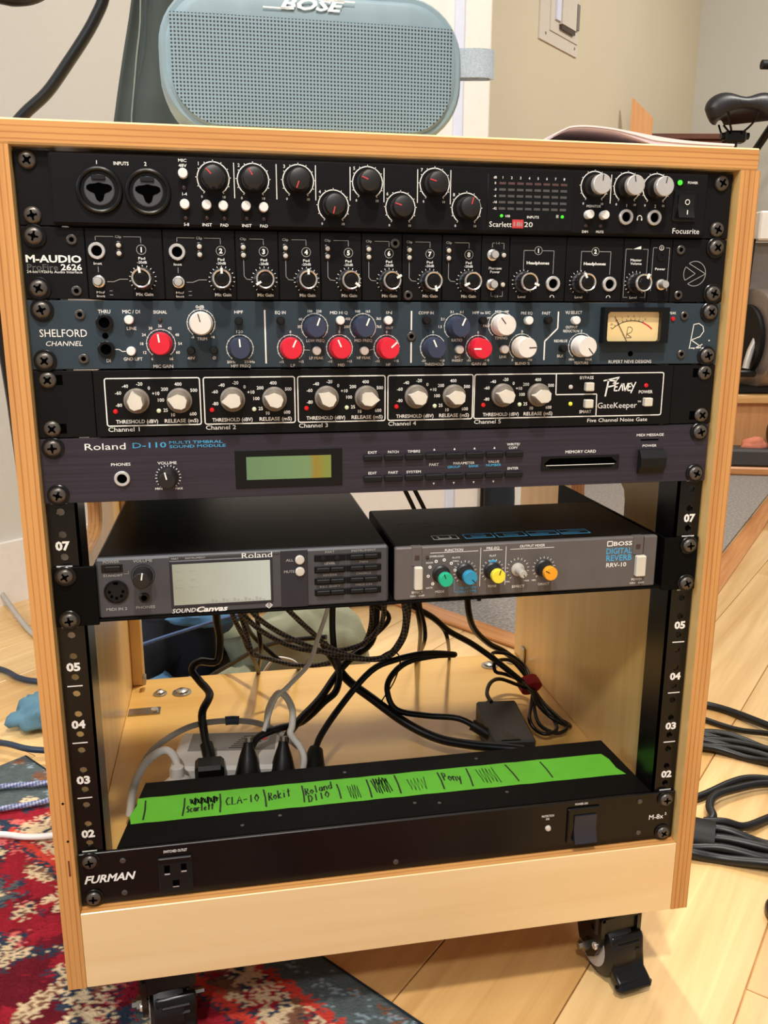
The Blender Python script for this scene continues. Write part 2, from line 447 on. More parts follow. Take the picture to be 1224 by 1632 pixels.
# ------------------------------------------------------------------ printed lettering
TEXTS = []; PRINTS = []
def text(mb, s, put, h, w=None, al='C', sh=0.0, bold=0.0, wmax=None):
    """put(a,b) -> point; a along the line, b up"""
    TEXTS.append((mb, s, put, h, w, al, sh, bold))
def flush_texts():
    objs = []
    for (mb, s, put, h, w, al, sh, bold) in TEXTS:
        c = bpy.data.curves.new('t', 'FONT'); c.body = s; c.size = 1.0; c.resolution_u = 2; c.shear = sh; c.offset = bold
        o = bpy.data.objects.new('t', c); COL.objects.link(o); objs.append(o)
    bpy.context.view_layer.update()
    dg = bpy.context.evaluated_depsgraph_get()
    for o, (mb, s, put, h, w, al, sh, bold) in zip(objs, TEXTS):
        ev = o.evaluated_get(dg); me = ev.to_mesh()
        if not me.vertices: ev.to_mesh_clear(); continue
        xs = [v.co.x for v in me.vertices]; x0, x1 = min(xs), max(xs)
        k = h / .70; kx = k if w is None else w / (x1 - x0)
        off = {'C': -(x0 + x1) / 2, 'L': -x0, 'R': -x1}[al]
        vs = [put((v.co.x + off) * kx, v.co.y * k - h / 2) for v in me.vertices]
        mb.add(vs, [tuple(p.vertices) for p in me.polygons])
        ev.to_mesh_clear()
    for o in objs:
        c = o.data; bpy.data.objects.remove(o); bpy.data.curves.remove(c)
    TEXTS.clear()
    for mb, name, m, parent in PRINTS:
        if mb.f: mb.build(name, m, parent)['kind'] = 'stuff'
    PRINTS.clear()

# ------------------------------------------------------------------ knob and fitting templates (root mesh, sub meshes), axis towards -y
TPL = {}
def tpl(key, name, root, subs=()): TPL[key] = (name, root, subs)
def P_(prof, n=16, jit=None, mi=0, mb=None, o=(0, 0, 0)):
    mb = mb or MB(); mb.lathe(o, (0, -1, 0), [(r * .001, h * .001) for r, h in prof], n, mi, jit=jit); return mb
def line_mb(x0, z0, x1, z1, w, y):
    return MB().box(-w / 2 * .001, w / 2 * .001, (y - .25) * .001, y * .001, z0 * .001, z1 * .001)
knurl = lambda i: 1.0 if i % 2 else .93
tpl('scar_knob', 'knob', P_([(7.5, 0), (7.5, 2), (7.1, 9.5), (6.3, 11.2), (4.4, 11.9), (0.5, 12.1)], 24).mesh('knob', 'knob_black'),
    [('knob_pointer', line_mb(0, 1.6, 0, 6, .7, -11.9).mesh('knob_pointer', 'print_red'), 'red pointer line')])
tpl('scar_silver', 'knob', P_([(7.6, 0), (7.6, 1), (6.8, 8.6), (6.6, 9)], 24).mesh('knob', 'knob_black'),
    [('knob_cap', P_([(6.4, 8.8), (6.5, 9.2), (6.5, 13.0), (6.1, 13.4), (.5, 13.4)], 24).mesh('knob_cap', 'silver'), 'silver cap'),
     ('knob_pointer', line_mb(0, 2, 0, 6, .6, -13.4).mesh('knob_pointer', 'print_black'), None)])
tpl('maudio_knob', 'knob', P_([(7.4, 0), (7.4, 2), (6.2, 3), (6.2, 10), (5.9, 12.5)], 32, knurl).mesh('knob', 'knob_black'),
    [('knob_ring', P_([(6.0, 11.6), (6.05, 13.2), (5.6, 13.9), (4.9, 13.5), (4.6, 12.5)], 24).mesh('knob_ring', 'chrome'), 'chrome ring'),
     ('knob_cap', P_([(4.8, 12.3), (4.5, 13.2), (3.6, 14.4), (2.2, 14.8), (.3, 14.8)], 16).mesh('knob_cap', 'black_gloss'), None),
     ('knob_pointer', MB().box(-.0007, .0007, -.0145, -.0125, .0030, .0068).mesh('knob_pointer', 'print_white'), None)])
for kk, mm, r in (('red', 'knob_red', 7.0), ('slate', 'knob_slate', 6.9), ('white', 'knob_white', 7.3)):
    pm = 'print_black' if kk == 'white' else 'print_white'
    tpl('shel_' + kk, 'knob', P_([(r + .4, 0), (r + .4, 1.2), (r, 1.6), (r - .2, 12.2), (r - .7, 13), (.5, 13)], 24).mesh('knob', mm),
        [('knob_pointer', line_mb(0, 1.2, 0, 6.4, 1.0 if kk != 'white' else .6, -13.0).mesh('knob_pointer', pm), None)])
def hexcap():
    mb = MB(); hx = []
    for i in range(7):
        a = math.radians(150 - i * 50); hx.append((6.0 * math.cos(a) * .001, 6.0 * math.sin(a) * .001 * .98))
    pts = [(-.0046, .0020), (-.0024, .0046), (0, .0074), (.0024, .0046), (.0046, .0020), (.0042, -.0028), (.0023, -.0048), (-.0023, -.0048), (-.0042, -.0028)]
    mb.prism(pts, -.0135, -.006); return mb.mesh('knob_cap', 'knob_bone')
tpl('peavey_knob', 'knob', P_([(8.3, 0), (8.3, 2.5), (7.2, 3.5), (6.2, 9), (5.6, 10)], 24).mesh('knob', 'knob_taupe'),
    [('knob_cap', hexcap(), 'bone white faceted cap')])
tpl('vol_knob', 'knob', P_([(6.8, 0), (6.8, 2), (6.2, 3), (5.8, 13), (5.2, 13.8), (.4, 14)], 24).mesh('knob', 'knob_black'),
    [('knob_pointer', line_mb(0, 1, 0, 6, .9, -14.0).mesh('knob_pointer', 'print_white'), None)])
for kk, mm in (('green', 'cap_green'), ('blue', 'cap_blue'), ('yellow', 'cap_yellow'), ('orange', 'cap_orange')):
    tpl('boss_' + kk, 'knob', P_([(6.8, 0), (6.8, 1), (5.6, 2), (5.2, 11), (5.2, 11.4)], 20).mesh('knob', 'knob_black'),
        [('knob_cap', P_([(5.3, 11.4), (5.3, 15.4), (4.9, 16), (.4, 16)], 20).mesh('knob_cap', mm), kk + ' cap'),
         ('knob_pointer', line_mb(0, 1.5, 0, 5.2, .6, -16).mesh('knob_pointer', 'print_black'), None)])
tpl('boss_grey', 'knob', P_([(5.2, 0), (5.2, 1), (3.2, 2), (3.0, 13), (2.6, 13.6)], 16).mesh('knob', 'cap_grey'),
    [('knob_pointer', line_mb(0, .4, 0, 2.6, .6, -13.6).mesh('knob_pointer', 'print_black'), None)])
tpl('btn_scar', 'push_button', P_([(3.0, 0), (3.0, 4.5), (2.7, 5), (.3, 5.1)], 16).mesh('push_button', 'button_white'))
tpl('btn_shel', 'push_button', P_([(2.9, 0), (2.9, 4.5), (2.5, 5), (.3, 5.1)], 16).mesh('push_button', 'button_white'))
tpl('bat_shel', 'toggle_switch', P_([(2.7, 0), (2.7, 5), (2.2, 6), (.3, 6.1)], 14).mesh('toggle_switch', 'black_matte'))
tpl('tog_ma', 'toggle_switch', P_([(3.8, 0), (3.8, 1.6), (3.0, 2), (2.6, 4), (3.0, 6.5), (2.4, 8), (.4, 8.2)], 14).mesh('toggle_switch', 'chrome'))
tpl('jack_ma', 'jack_socket', P_([(5.2, 0), (5.2, 1.6), (4.8, 2), (3.4, 2.0), (3.2, .5)], 20).mesh('jack_socket', 'silver'),
    [('socket_hole', P_([(3.3, .4), (3.3, .6)], 16).mesh('socket_hole', 'hole_black'), None)])
tpl('jack_black', 'jack_socket', P_([(5.4, 0), (5.4, 2.4), (4.9, 2.8), (3.4, 2.8), (3.3, .5)], 20).mesh('jack_socket', 'black_gloss'),
    [('socket_hole', P_([(3.4, .4), (3.4, .7)], 16).mesh('socket_hole', 'hole_black'), None)])
tpl('jack_small', 'jack_socket', P_([(3.4, 0), (3.4, 1.2), (3, 1.5), (2.1, 1.5), (2.0, .4)], 16).mesh('jack_socket', 'black_gloss'),
    [('socket_hole', P_([(2.1, .3), (2.1, .5)], 14).mesh('socket_hole', 'hole_black'), None)])
def combo():
    mb = P_([(13.6, 0), (14.0, 1.0), (13.6, 2.0), (12.6, 2.4), (11.6, 2.0), (11.2, .3)], 40)
    return mb.mesh('combo_socket', 'black_gloss')
def combo_core():
    mb = P_([(9.2, -.5), (9.2, .8), (8.6, 1.3), (.5, 1.3)], 32)
    return mb.mesh('socket_core', 'canvas_grey')
def combo_slot():
    mb = MB(); a = .0019
    pts = []
    for k in range(24):
        t = 2 * math.pi * k / 24
        r = .0026 + .0036 * max(math.cos(t - math.radians(8)) ** 8 * (math.cos(t) > 0), math.cos(t - math.radians(172)) ** 8 * (math.cos(t) < 0), math.cos(t + math.pi / 2) ** 8 * (math.sin(t) < 0)) + .001
        pts.append((r * math.cos(t) * 1.1, r * math.sin(t) * 1.05 + .0006))
    mb.prism(pts, -.00155, -.0012); return mb.mesh('socket_slot', 'hole_black')
def combo_key():
    mb = MB().box(-.0042, .0042, -.0023, -.0016, .0058, .0088, .0004); return mb.mesh('release_tab', 'black_matte')
tpl('combo', 'combo_socket', combo(), [('socket_core', combo_core(), None), ('socket_slot', combo_slot(), None), ('release_tab', combo_key(), None),
    ('socket_recess', P_([(11.6, -.2), (11.6, .1)], 32).mesh('socket_recess', 'hole_black'), None)])
for nm, r, mm in (('led_off', 1.3, 'led_off'), ('led_clear', 1.6, 'led_clear'), ('led_red', 1.6, 'led_red'), ('led_milky', 1.5, 'led_milky'), ('led_green', 1.7, 'led_green'), ('led_yellow', 1.5, 'led_yellow'), ('led_green_small', 1.0, 'led_green')):
    tpl(nm, 'indicator_light', P_([(r, 0), (r, .6), (r * .75, 1.1), (r * .3, 1.3)], 12).mesh('indicator_light', mm))
tpl('led_big', 'indicator_light', P_([(2.5, 0), (2.5, .8), (2.0, 1.8), (.6, 2.2)], 14).mesh('indicator_light', 'led_clear'))
tpl('bezel', 'light_bezel', P_([(2.7, 0), (2.7, .6), (2.2, .8), (1.9, .3)], 16).mesh('light_bezel', 'black_gloss'))
tpl('sq_btn', 'push_button', MB().box(-.0031, .0031, -.005, 0, -.0031, .0031, .0006).mesh('push_button', 'switch_cream'))
def rack_screw_mesh(washer):
    mb = MB()
    if washer: P_([(7.2, 0), (7.2, 1.0), (6.6, 1.5)], 20, mb=mb, mi=1)
    z = 1.4 if washer else 0
    P_([(5.2, z), (5.4, z + .5), (5.1, z + 1.4), (4.3, z + 2.1), (3.0, z + 2.5), (.4, z + 2.6)], 20, mb=mb)
    for a in (0, 90):
        Mx = Matrix.Rotation(math.radians(a + 20), 4, 'Y')
        mb.box(-.0030, .0030, -(z + 2.72) * .001, -(z + 2.0) * .001, -.0006, .0006, mi=2, Mx=Mx)
    P_([(1.5, z + 2.5), (1.5, z + 2.73)], 10, mb=mb, mi=2)
    return mb.mesh('rack_screw', ['screw_black', 'black_gloss', 'hole_black'])
tpl('screw', 'rack_screw', rack_screw_mesh(False)); tpl('screw_w', 'rack_screw', rack_screw_mesh(True))
def hexs():
    mb = P_([(3.2, 0), (3.2, 1.0), (2.7, 1.4), (1.6, 1.4), (1.5, .5)], 14)
    P_([(1.6, .3), (1.6, .6)], 6, mb=mb, mi=1); return mb.mesh('panel_screw', ['screw_black', 'hole_black'])
tpl('pscrew', 'panel_screw', hexs())
tpl('pscrew_s', 'panel_screw', P_([(2.2, 0), (2.2, .8), (1.6, 1.2), (.3, 1.2)], 12).mesh('panel_screw', 'screw_black'))
tpl('hole', 'screw_hole', P_([(2.0, 0), (2.0, .15)], 12).mesh('screw_hole', 'hole_black'))

class Unit:
    def __init__(s, name, label, cat, u, y, dx=0, group=None):
        s.e = thing(name, label, cat, (0, 0, u * .04445), group); s.y = y * .001; s.pr = {}
    def pm(s, mt, y=None):
        k = (mt, y)
        if k not in s.pr:
            s.pr[k] = MB(); PRINTS.append((s.pr[k], {'print_white': 'panel_lettering', 'print_blue': 'blue_lettering', 'print_red': 'red_lettering'}.get(mt, 'panel_lettering'), mt, s.e))
        return s.pr[k]
    def yy(s, y): return s.y - .00015 if y is None else y * .001
    def t(s, st, x, z, h=2.0, w=None, al='C', sh=0, bold=.012, mt='print_white', y=None):
        Y_ = s.yy(y); x *= .001; z *= .001
        text(s.pm(mt, y), st, lambda a, b: (x + a, Y_, z + b), h * .001, None if w is None else w * .001, al, sh, bold)
    def ln(s, pts, w=.5, mt='print_white', closed=False, y=None):
        Y_ = s.yy(y)
        s.pm(mt, y).ribbon([(a * .001, Y_, b * .001) for a, b in pts], w * .001, closed=closed)
    def seg(s, pts, w=.5, mt='print_white', y=None):
        for a, b in zip(pts[:-1], pts[1:]): s.ln([a, b], w, mt, y=y)
    def arc(s, x, z, r, a0, a1, w=.5, mt='print_white', n=28, y=None):
        s.ln([(x + r * math.sin(math.radians(a0 + (a1 - a0) * i / n)), z + r * math.cos(math.radians(a0 + (a1 - a0) * i / n))) for i in range(n + 1)], w, mt, y=y)
    def ticks(s, x, z, r0, r1, a0, a1, n, w=.4, mt='print_white', y=None):
        for i in range(n):
            a = math.radians(a0 + (a1 - a0) * i / (n - 1)); sa, ca = math.sin(a), math.cos(a)
            s.ln([(x + r0 * sa, z + r0 * ca), (x + r1 * sa, z + r1 * ca)], w, mt, y=y)
    def frame(s, x0, x1, z0, z1, r=1.2, w=.7, mt='print_white', y=None):
        pts = []
        for cx, cz, a0 in ((x1 - r, z1 - r, 0), (x1 - r, z0 + r, 90), (x0 + r, z0 + r, 180), (x0 + r, z1 - r, 270)):
            for k in range(5):
                a = math.radians(a0 + 22.5 * k); pts.append((cx + r * math.sin(a), cz + r * math.cos(a)))
        s.ln(pts, w, mt, True, y=y)
    def inst(s, key, x, z, rot=0, y=None, name=None, label=None):
        nm, me, subs = TPL[key]
        o = bpy.data.objects.new(name or nm, me); COL.objects.link(o); o.parent = s.e
        o.location = (x * .001, s.y if y is None else y * .001, z * .001); o.rotation_euler = (0, math.radians(rot), 0)
        if label: o['label'] = label
        for (cn, cm, cl) in subs:
            c = bpy.data.objects.new(cn, cm); COL.objects.link(c); c.parent = o
            if cl: c['label'] = cl
        return o
    def box(s, name, x0, x1, y0, y1, z0, z1, mt, b=.3, par=None, label=None):
        o = MB().box(*[q * .001 for q in (x0, x1, y0, y1, z0, z1)], b * .001).build(name, mt, par or s.e)
        if label: o['label'] = label
        return o
    def screws(s, key='screw_w', y=-3, x=232.55):
        for sx in (-1, 1):
            for z in (6.35, 38.1):
                s.inst(key, sx * x + random.uniform(-.6, .6), z + random.uniform(-.4, .4), random.uniform(0, 90), y)

# ------------------------------------------------------------------ rack units
def unit_scarlett():
    U = Unit('audio_interface', 'black audio interface with two round combo sockets at the top of the rack', 'audio gear', 11, -8.3)
    U.box('ear_plate', -241.3, 241.3, -3, -.5, .3, 44.0, 'black_panel')
    U.box('chassis', -216, 216, 0, 250, 1.5, 33, 'black_matte')
    U.box('fascia', -220.5, 220, -8.3, -2.8, .6, 43.2, 'black_panel', 1.6)
    for x, z in ((-191.3, 21.2), (-162.2, 20.9)): U.inst('combo', x, z)
    U.t('1', -191.9, 37.5, 2.2); U.t('INPUTS', -177.4, 37.2, 2, 9); U.t('2', -162.9, 37.4, 2.2)
    U.t('MIC', -140.4, 40.2, 1.8, 5); U.t('48V', -140.4, 37.2, 1.8, 5)
    for x, z in ((-140.3, 32.2), (-140.1, 14.0), (-126.6, 13.9), (-116.3, 13.6), (-102.0, 13.8), (-90.9, 13.3), (130.7, 13.9), (141.8, 13.7)): U.inst('btn_scar', x, z)
    for x, z in ((-140.1, 24.0), (-139.9, 5.9), (-126.7, 6.2), (-115.7, 6.1), (-101.7, 6.4), (-90.8, 6.3)): U.inst('led_off', x, z)
    for x, z in ((129.6, 6.6), (140.5, 6.6)): U.inst('led_off', x, z)
    U.t('1-4', -140, 20.4, 1.8); U.t('5-8', -139.7, 2.2, 1.8); U.t('INST', -126.8, 2.2, 1.8, 6); U.t('PAD', -116, 2.2, 1.8, 5)
    U.t('INST', -101.8, 2.2, 1.8, 6); U.t('PAD', -90.9, 2.2, 1.8, 5)
    kn = [(-121.9, 30.1, -45), (-97.0, 29.9, -30), (-68.3, 30.1, -160), (-45.7, 15.4, -165), (-23.1, 30.3, -68), (-1.1, 15.3, -74), (21.9, 30.7, -76), (44.0, 15.9, 14)]
    for i, (x, z, a) in enumerate(kn):
        U.inst('scar_knob', x, z, a); U.arc(x, z, 9.9, -145, 145, .65); U.ticks(x, z, 9.6, 11.0, -145, 145, 11, .5)
        U.t(str(i + 1), x - 8.8, z + 8.6, 2.0); U.t('0', x - 7.4, z - 11, 1.5); U.t('10', x + 6.4, z - 11, 1.5)
    for x, z1, z0 in ((-108.9, 39.8, 18.6), (-82.2, 39.8, 18.6), (-57.1, 39.9, 18.6), (-34.6, 39.6, 19), (-12.2, 39.6, 18.6), (10.3, 39.6, 18.7), (32.8, 39.7, 18.4), (146.6, 40.4, 21.6)): U.ln([(x, z0), (x, z1)], .55)
    d = U.box('meter_window', 58.5, 119.5, -8.7, -8.0, 3.0, 38.6, 'black_gloss', .2)
    Y = -8.85
    for i in range(8):
        x = 68.7 + i * 6.22
        U.t(str(i + 1), x, 36.2, 1.6, y=Y)
        for j in range(5):
            z = 32.6 - j * 4.02
            o = U.box('meter_segment', x - 2.3, x + 2.3, -8.9, -8.6, z - .75, z + .75, 'meter_segment_red' if j == 0 else 'meter_segment', 0, par=d)
    for j, s in enumerate(('0', '-3', '-6', '-18', '-42')): U.t(s, 63.6, 32.6 - j * 4.02, 1.5, y=Y)
    U.t('dB', 63.4, 36.2, 1.5, y=Y)
    U.inst('led_green_small', 68.6, 11.8, y=-8.7); U.t('USB', 73, 11.8, 1.4, y=Y); U.t('INPUTS', 91, 11.4, 1.6, 8.5, y=Y)
    U.inst('led_green_small', 112, 12, y=-8.7); U.box('lock_symbol', 107.6, 109.4, -8.9, -8.7, 11.2, 13.2, 'print_grey', .1)
    U.t('Scarlett', 60.2, 6.4, 3.4, 15.8, 'L', y=Y, bold=.0)
    U.box('red_badge', 76.4, 84.4, -8.95, -8.65, 4.0, 9.6, 'print_red', .2, label='red badge reading 18i')
    U.t('18i', 80.4, 6.7, 2.8, 6, y=-9.05, mt='print_grey'); U.t('20', 85, 6.6, 3.2, 6, 'L', y=Y, bold=0)
    for x, z, a in ((134.4, 32.4, 3), (158.6, 32.4, -12), (180.0, 32.2, 10)):
        U.inst('scar_silver', x, z, a); U.arc(x, z, 9.7, -145, 145, .65); U.ticks(x, z, 9.4, 10.8, -145, 145, 11, .45)
        U.t('0', x - 7.4, z - 11.2, 1.5); U.t('10', x + 6.4, z - 11.2, 1.5)
    U.t('MONITOR', 134.8, 19.6, 1.6, 10.5); U.t('DIM', 129.4, 2.8, 1.6, 4.4); U.t('MUTE', 140.3, 2.9, 1.6, 5.6)
    U.t('1', 159, 20.6, 2.0); U.t('2', 180.4, 20.6, 2.0)
    for x in (158.7, 179.9): U.inst('jack_ma', x, 13)
    U.arc(169.3, 12.6, 1.6, -100, 100, .5); U.ln([(167.7, 11), (167.7, 13)], .9); U.ln([(170.9, 11), (170.9, 13)], .9)
    U.inst('bezel', 197.7, 36.7, label='ring around the lit power light'); U.inst('led_green', 197.4, 36.5, y=-8.9, label='lit green power light'); U.t('POWER', 207.5, 36.8, 1.6, 7.6)
    b = U.box('switch_frame', 193.6, 211.4, -9.6, -8.0, 11.0, 31.4, 'black_gloss', .5)
    r = MB().prism([(-.0092, .0285), (-.0108, .0285), (-.0098, .0205), (-.0128, .0132), (-.0092, .0132)], .1968, .2086, plane='yz').build('power_rocker', 'black_matte', b)
    U.ring = None
    U.arc(203, 23.6, 1.6, 0, 360, .5, y=-11.4); U.ln([(202.9, 15.2), (202.9, 18.2)], .7, y=-12.6)
    U.t('Focusrite', 205.2, 4.6, 3.6, 20.6, bold=.0)
    U.screws('screw', -3)
unit_scarlett()

def unit_maudio():
    U = Unit('audio_interface', 'black second interface down with eight numbered gain knobs in separate panels', 'audio gear', 10, -3.4)
    U.box('chassis', -216, 216, 0, 230, 1, 43, 'black_matte')
    bounds = [-241.3, -203, -155.5, -109.7, -81.8, -53.9, -26.3, 1.5, 29.3, 57.1, 77.4, 118.8, 161.7, 181.7, 199.1, 241.3]
    for a, b in zip(bounds[:-1], bounds[1:]): U.box('module_panel', a + .25, b - .25, -3.4, 0, .4, 43.9, 'black_panel', .35)
    for x, z in ((-210.8, 36.5), (-210.2, 5.3), (-3.6, 37.6), (5.6, 3.8), (205, 36.6), (205.8, 5.2)): U.inst('pscrew', x, z)
    U.t('M-AUDIO', -239.2, 24.8, 4.2, 33.3, 'L', bold=.03); U.t('ProFire', -238.8, 19.7, 3.6, 18.5, 'L', mt='print_dark_grey'); U.t('2626', -218.6, 19.8, 3.6, 12.6, 'L', bold=.02)
    U.t('24-bit/192kHz Audio Interface', -239.2, 16.9, 1.6, 33.2, 'L', bold=.0)
    for x in (-196.1, -146.6):
        U.inst('jack_ma', x, 30); U.inst('tog_ma', x, 11.2); U.t('Inst', x, 22.4, 1.5, 5); U.t('Mic/', x + .5, 4.6, 1.4, 5); U.t('Inst', x + .5, 2.3, 1.4, 5)
        U.ln([(x, 20.4), (x, 17)], .35, 'print_grey'); U.seg([(x + 5, 11.2), (x + 9, 11.2), (x + 13, 12.8), (x + 18, 12.8)], .35, 'print_grey')
        U.ln([(x + 6, 5.5), (x + 8, 5.5)], .3, 'print_grey'); U.ln([(x + 6, 3), (x + 8, 3)], .3, 'print_grey')
    lx = [-182.6, -132.4, -104.5, -77.1, -49.2, -21.5, 6.3, 33.8]
    kx = [-168.9, -119, -91.4, -63.5, -35.3, -7.7, 20.6, 48.0]
    rot = [-10, 0, -120, 0, 125, 60, 165, -115]
    for i in range(8):
        for z in (33.5, 28.5): U.inst('bezel', lx[i], z); U.inst('led_clear', lx[i], z, y=-3.7)
        U.arc(kx[i], 31.1, 2.9, 0, 360, .35, 'print_grey'); U.t(str(i + 1), kx[i], 31.1, 3.0, bold=.04)
        U.t('Pad', kx[i], 25.8, 1.6, 4.2); U.t('-20dB', kx[i], 23.4, 1.6, 6)
        U.inst('maudio_knob', kx[i], 13.2, rot[i]); U.ticks(kx[i], 13.2, 7.5, 8.6, -140, 140, 15, .4); U.t('Mic Gain', kx[i] + .5, 3.5, 1.9, 10.5, bold=.03)
        U.t('Clip', lx[i] if i > 1 else lx[i], 38.8, 1.5, 4, mt='print_grey')
        if i > 1:
            U.seg([(lx[i], 25.8), (lx[i], 15.5), (lx[i] + 1.6, 13.5), (lx[i] + 5, 13.2)], .35, 'print_grey'); U.seg([(lx[i] + 4, 38.8), (kx[i], 38.8), (kx[i], 35.2)], .3, 'print_grey')
        else:
            U.seg([(lx[i] + 3, 38.8), (kx[i], 38.8), (kx[i], 35.2)], .3, 'print_grey'); U.seg([(lx[i] - 3, 38.8), (lx[i] - 14, 38.8), (lx[i] - 14, 36.4)], .3, 'print_grey')
    for z in (31, 11.4):
        U.inst('tog_ma', 64.6, z); U.inst('bezel', 72.9, z); U.inst('led_clear', 72.9, z, y=-3.7)
    U.t('1-4', 68.5, 39, 1.5, mt='print_grey'); U.t('Phantom', 67, 22.4, 1.7, 9); U.t('Power', 67, 20, 1.7, 7); U.t('5-8', 68.5, 3.6, 1.5, mt='print_grey')
    U.seg([(64.6, 36), (64.6, 39), (66.4, 39)], .3, 'print_grey'); U.seg([(70.6, 39), (72.9, 39), (72.9, 35)], .3, 'print_grey'); U.seg([(64.6, 6.4), (64.6, 3.6), (66.4, 3.6)], .3, 'print_grey'); U.seg([(70.6, 3.6), (72.9, 3.6), (72.9, 7)], .3, 'print_grey')
    for n, x, kx_, jx in (('1', 98, 88.0, 109.4), ('2', 140.2, 130.3, 151.8)):
        U.arc(x, 34.5, 2.7, 0, 360, .35, 'print_grey'); U.t(n, x, 34.5, 2.8, bold=.04); U.t('Headphones', x, 26.3, 1.9, 16.5, bold=.03)
        U.seg([(x - 3, 34.5), (kx_ - .5, 34.5), (kx_ - .5, 21)], .35, 'print_grey'); U.seg([(x + 3, 34.5), (jx, 34.5), (jx, 19)], .35, 'print_grey')
        U.inst('maudio_knob', kx_, 13.2, 110 if n == '1' else -25); U.ticks(kx_, 13.2, 7.5, 8.6, -140, 140, 15, .4); U.t('Level', kx_ - 1, 3.4, 1.6, 5.5)
        U.inst('jack_ma', jx, 12.4); U.arc(jx, 3.2, 1.4, -100, 100, .45)
    U.inst('maudio_knob', 172.2, 13.2, 30); U.ticks(172.2, 13.2, 7.5, 8.6, -140, 140, 15, .4); U.t('Level', 171, 3.4, 1.6, 5.5)
    U.t('Master', 171.4, 29.2, 1.7, 8.6); U.t('Volume', 171.4, 26.8, 1.7, 8.6)
    U.pm('print_white').add([(.1686, -.00355, .0366), (.1746, -.00355, .0366), (.1746, -.00355, .0388)], [(0, 1, 2)])
    U.seg([(168, 36.6), (163.2, 36.6), (163.2, 3.4), (166.5, 3.4)], .3, 'print_grey'); U.seg([(176, 36.6), (180, 36.6), (180, 3.4), (176, 3.4)], .3, 'print_grey')
    U.arc(190.3, 37.8, 1.6, 0, 360, .4); U.ln([(190.3, 36.9), (190.3, 38.7)], .4); U.inst('bezel', 190, 31.5); U.t('Power', 190.4, 23.3, 1.7, 8)
    U.seg([(187, 37.8), (184, 37.8), (184, 8)], .3, 'print_grey'); U.seg([(193.5, 37.8), (196.6, 37.8), (196.6, 8)], .3, 'print_grey')
    U.inst('tog_ma', 191.6, 12.4)
    c = (217.6, 20.3); R = 8.6
    def pt(a, r=R): return (c[0] + r * math.sin(math.radians(a)), c[1] + r * math.cos(math.radians(a)))
    U.ln([pt(a) for a in range(-35, 91, 5)], .45, 'print_grey'); U.seg([pt(-35), pt(90), pt(215)], .45, 'print_grey'); U.ln([pt(a) for a in range(90, 216, 5)], .45, 'print_grey')
    U.ln([pt(a) for a in range(237, 304, 6)], .45, 'print_grey'); U.seg([pt(303), (c[0] + .5, c[1]), pt(237)], .45, 'print_grey')
    U.screws('screw_w', -3.4)
unit_maudio()

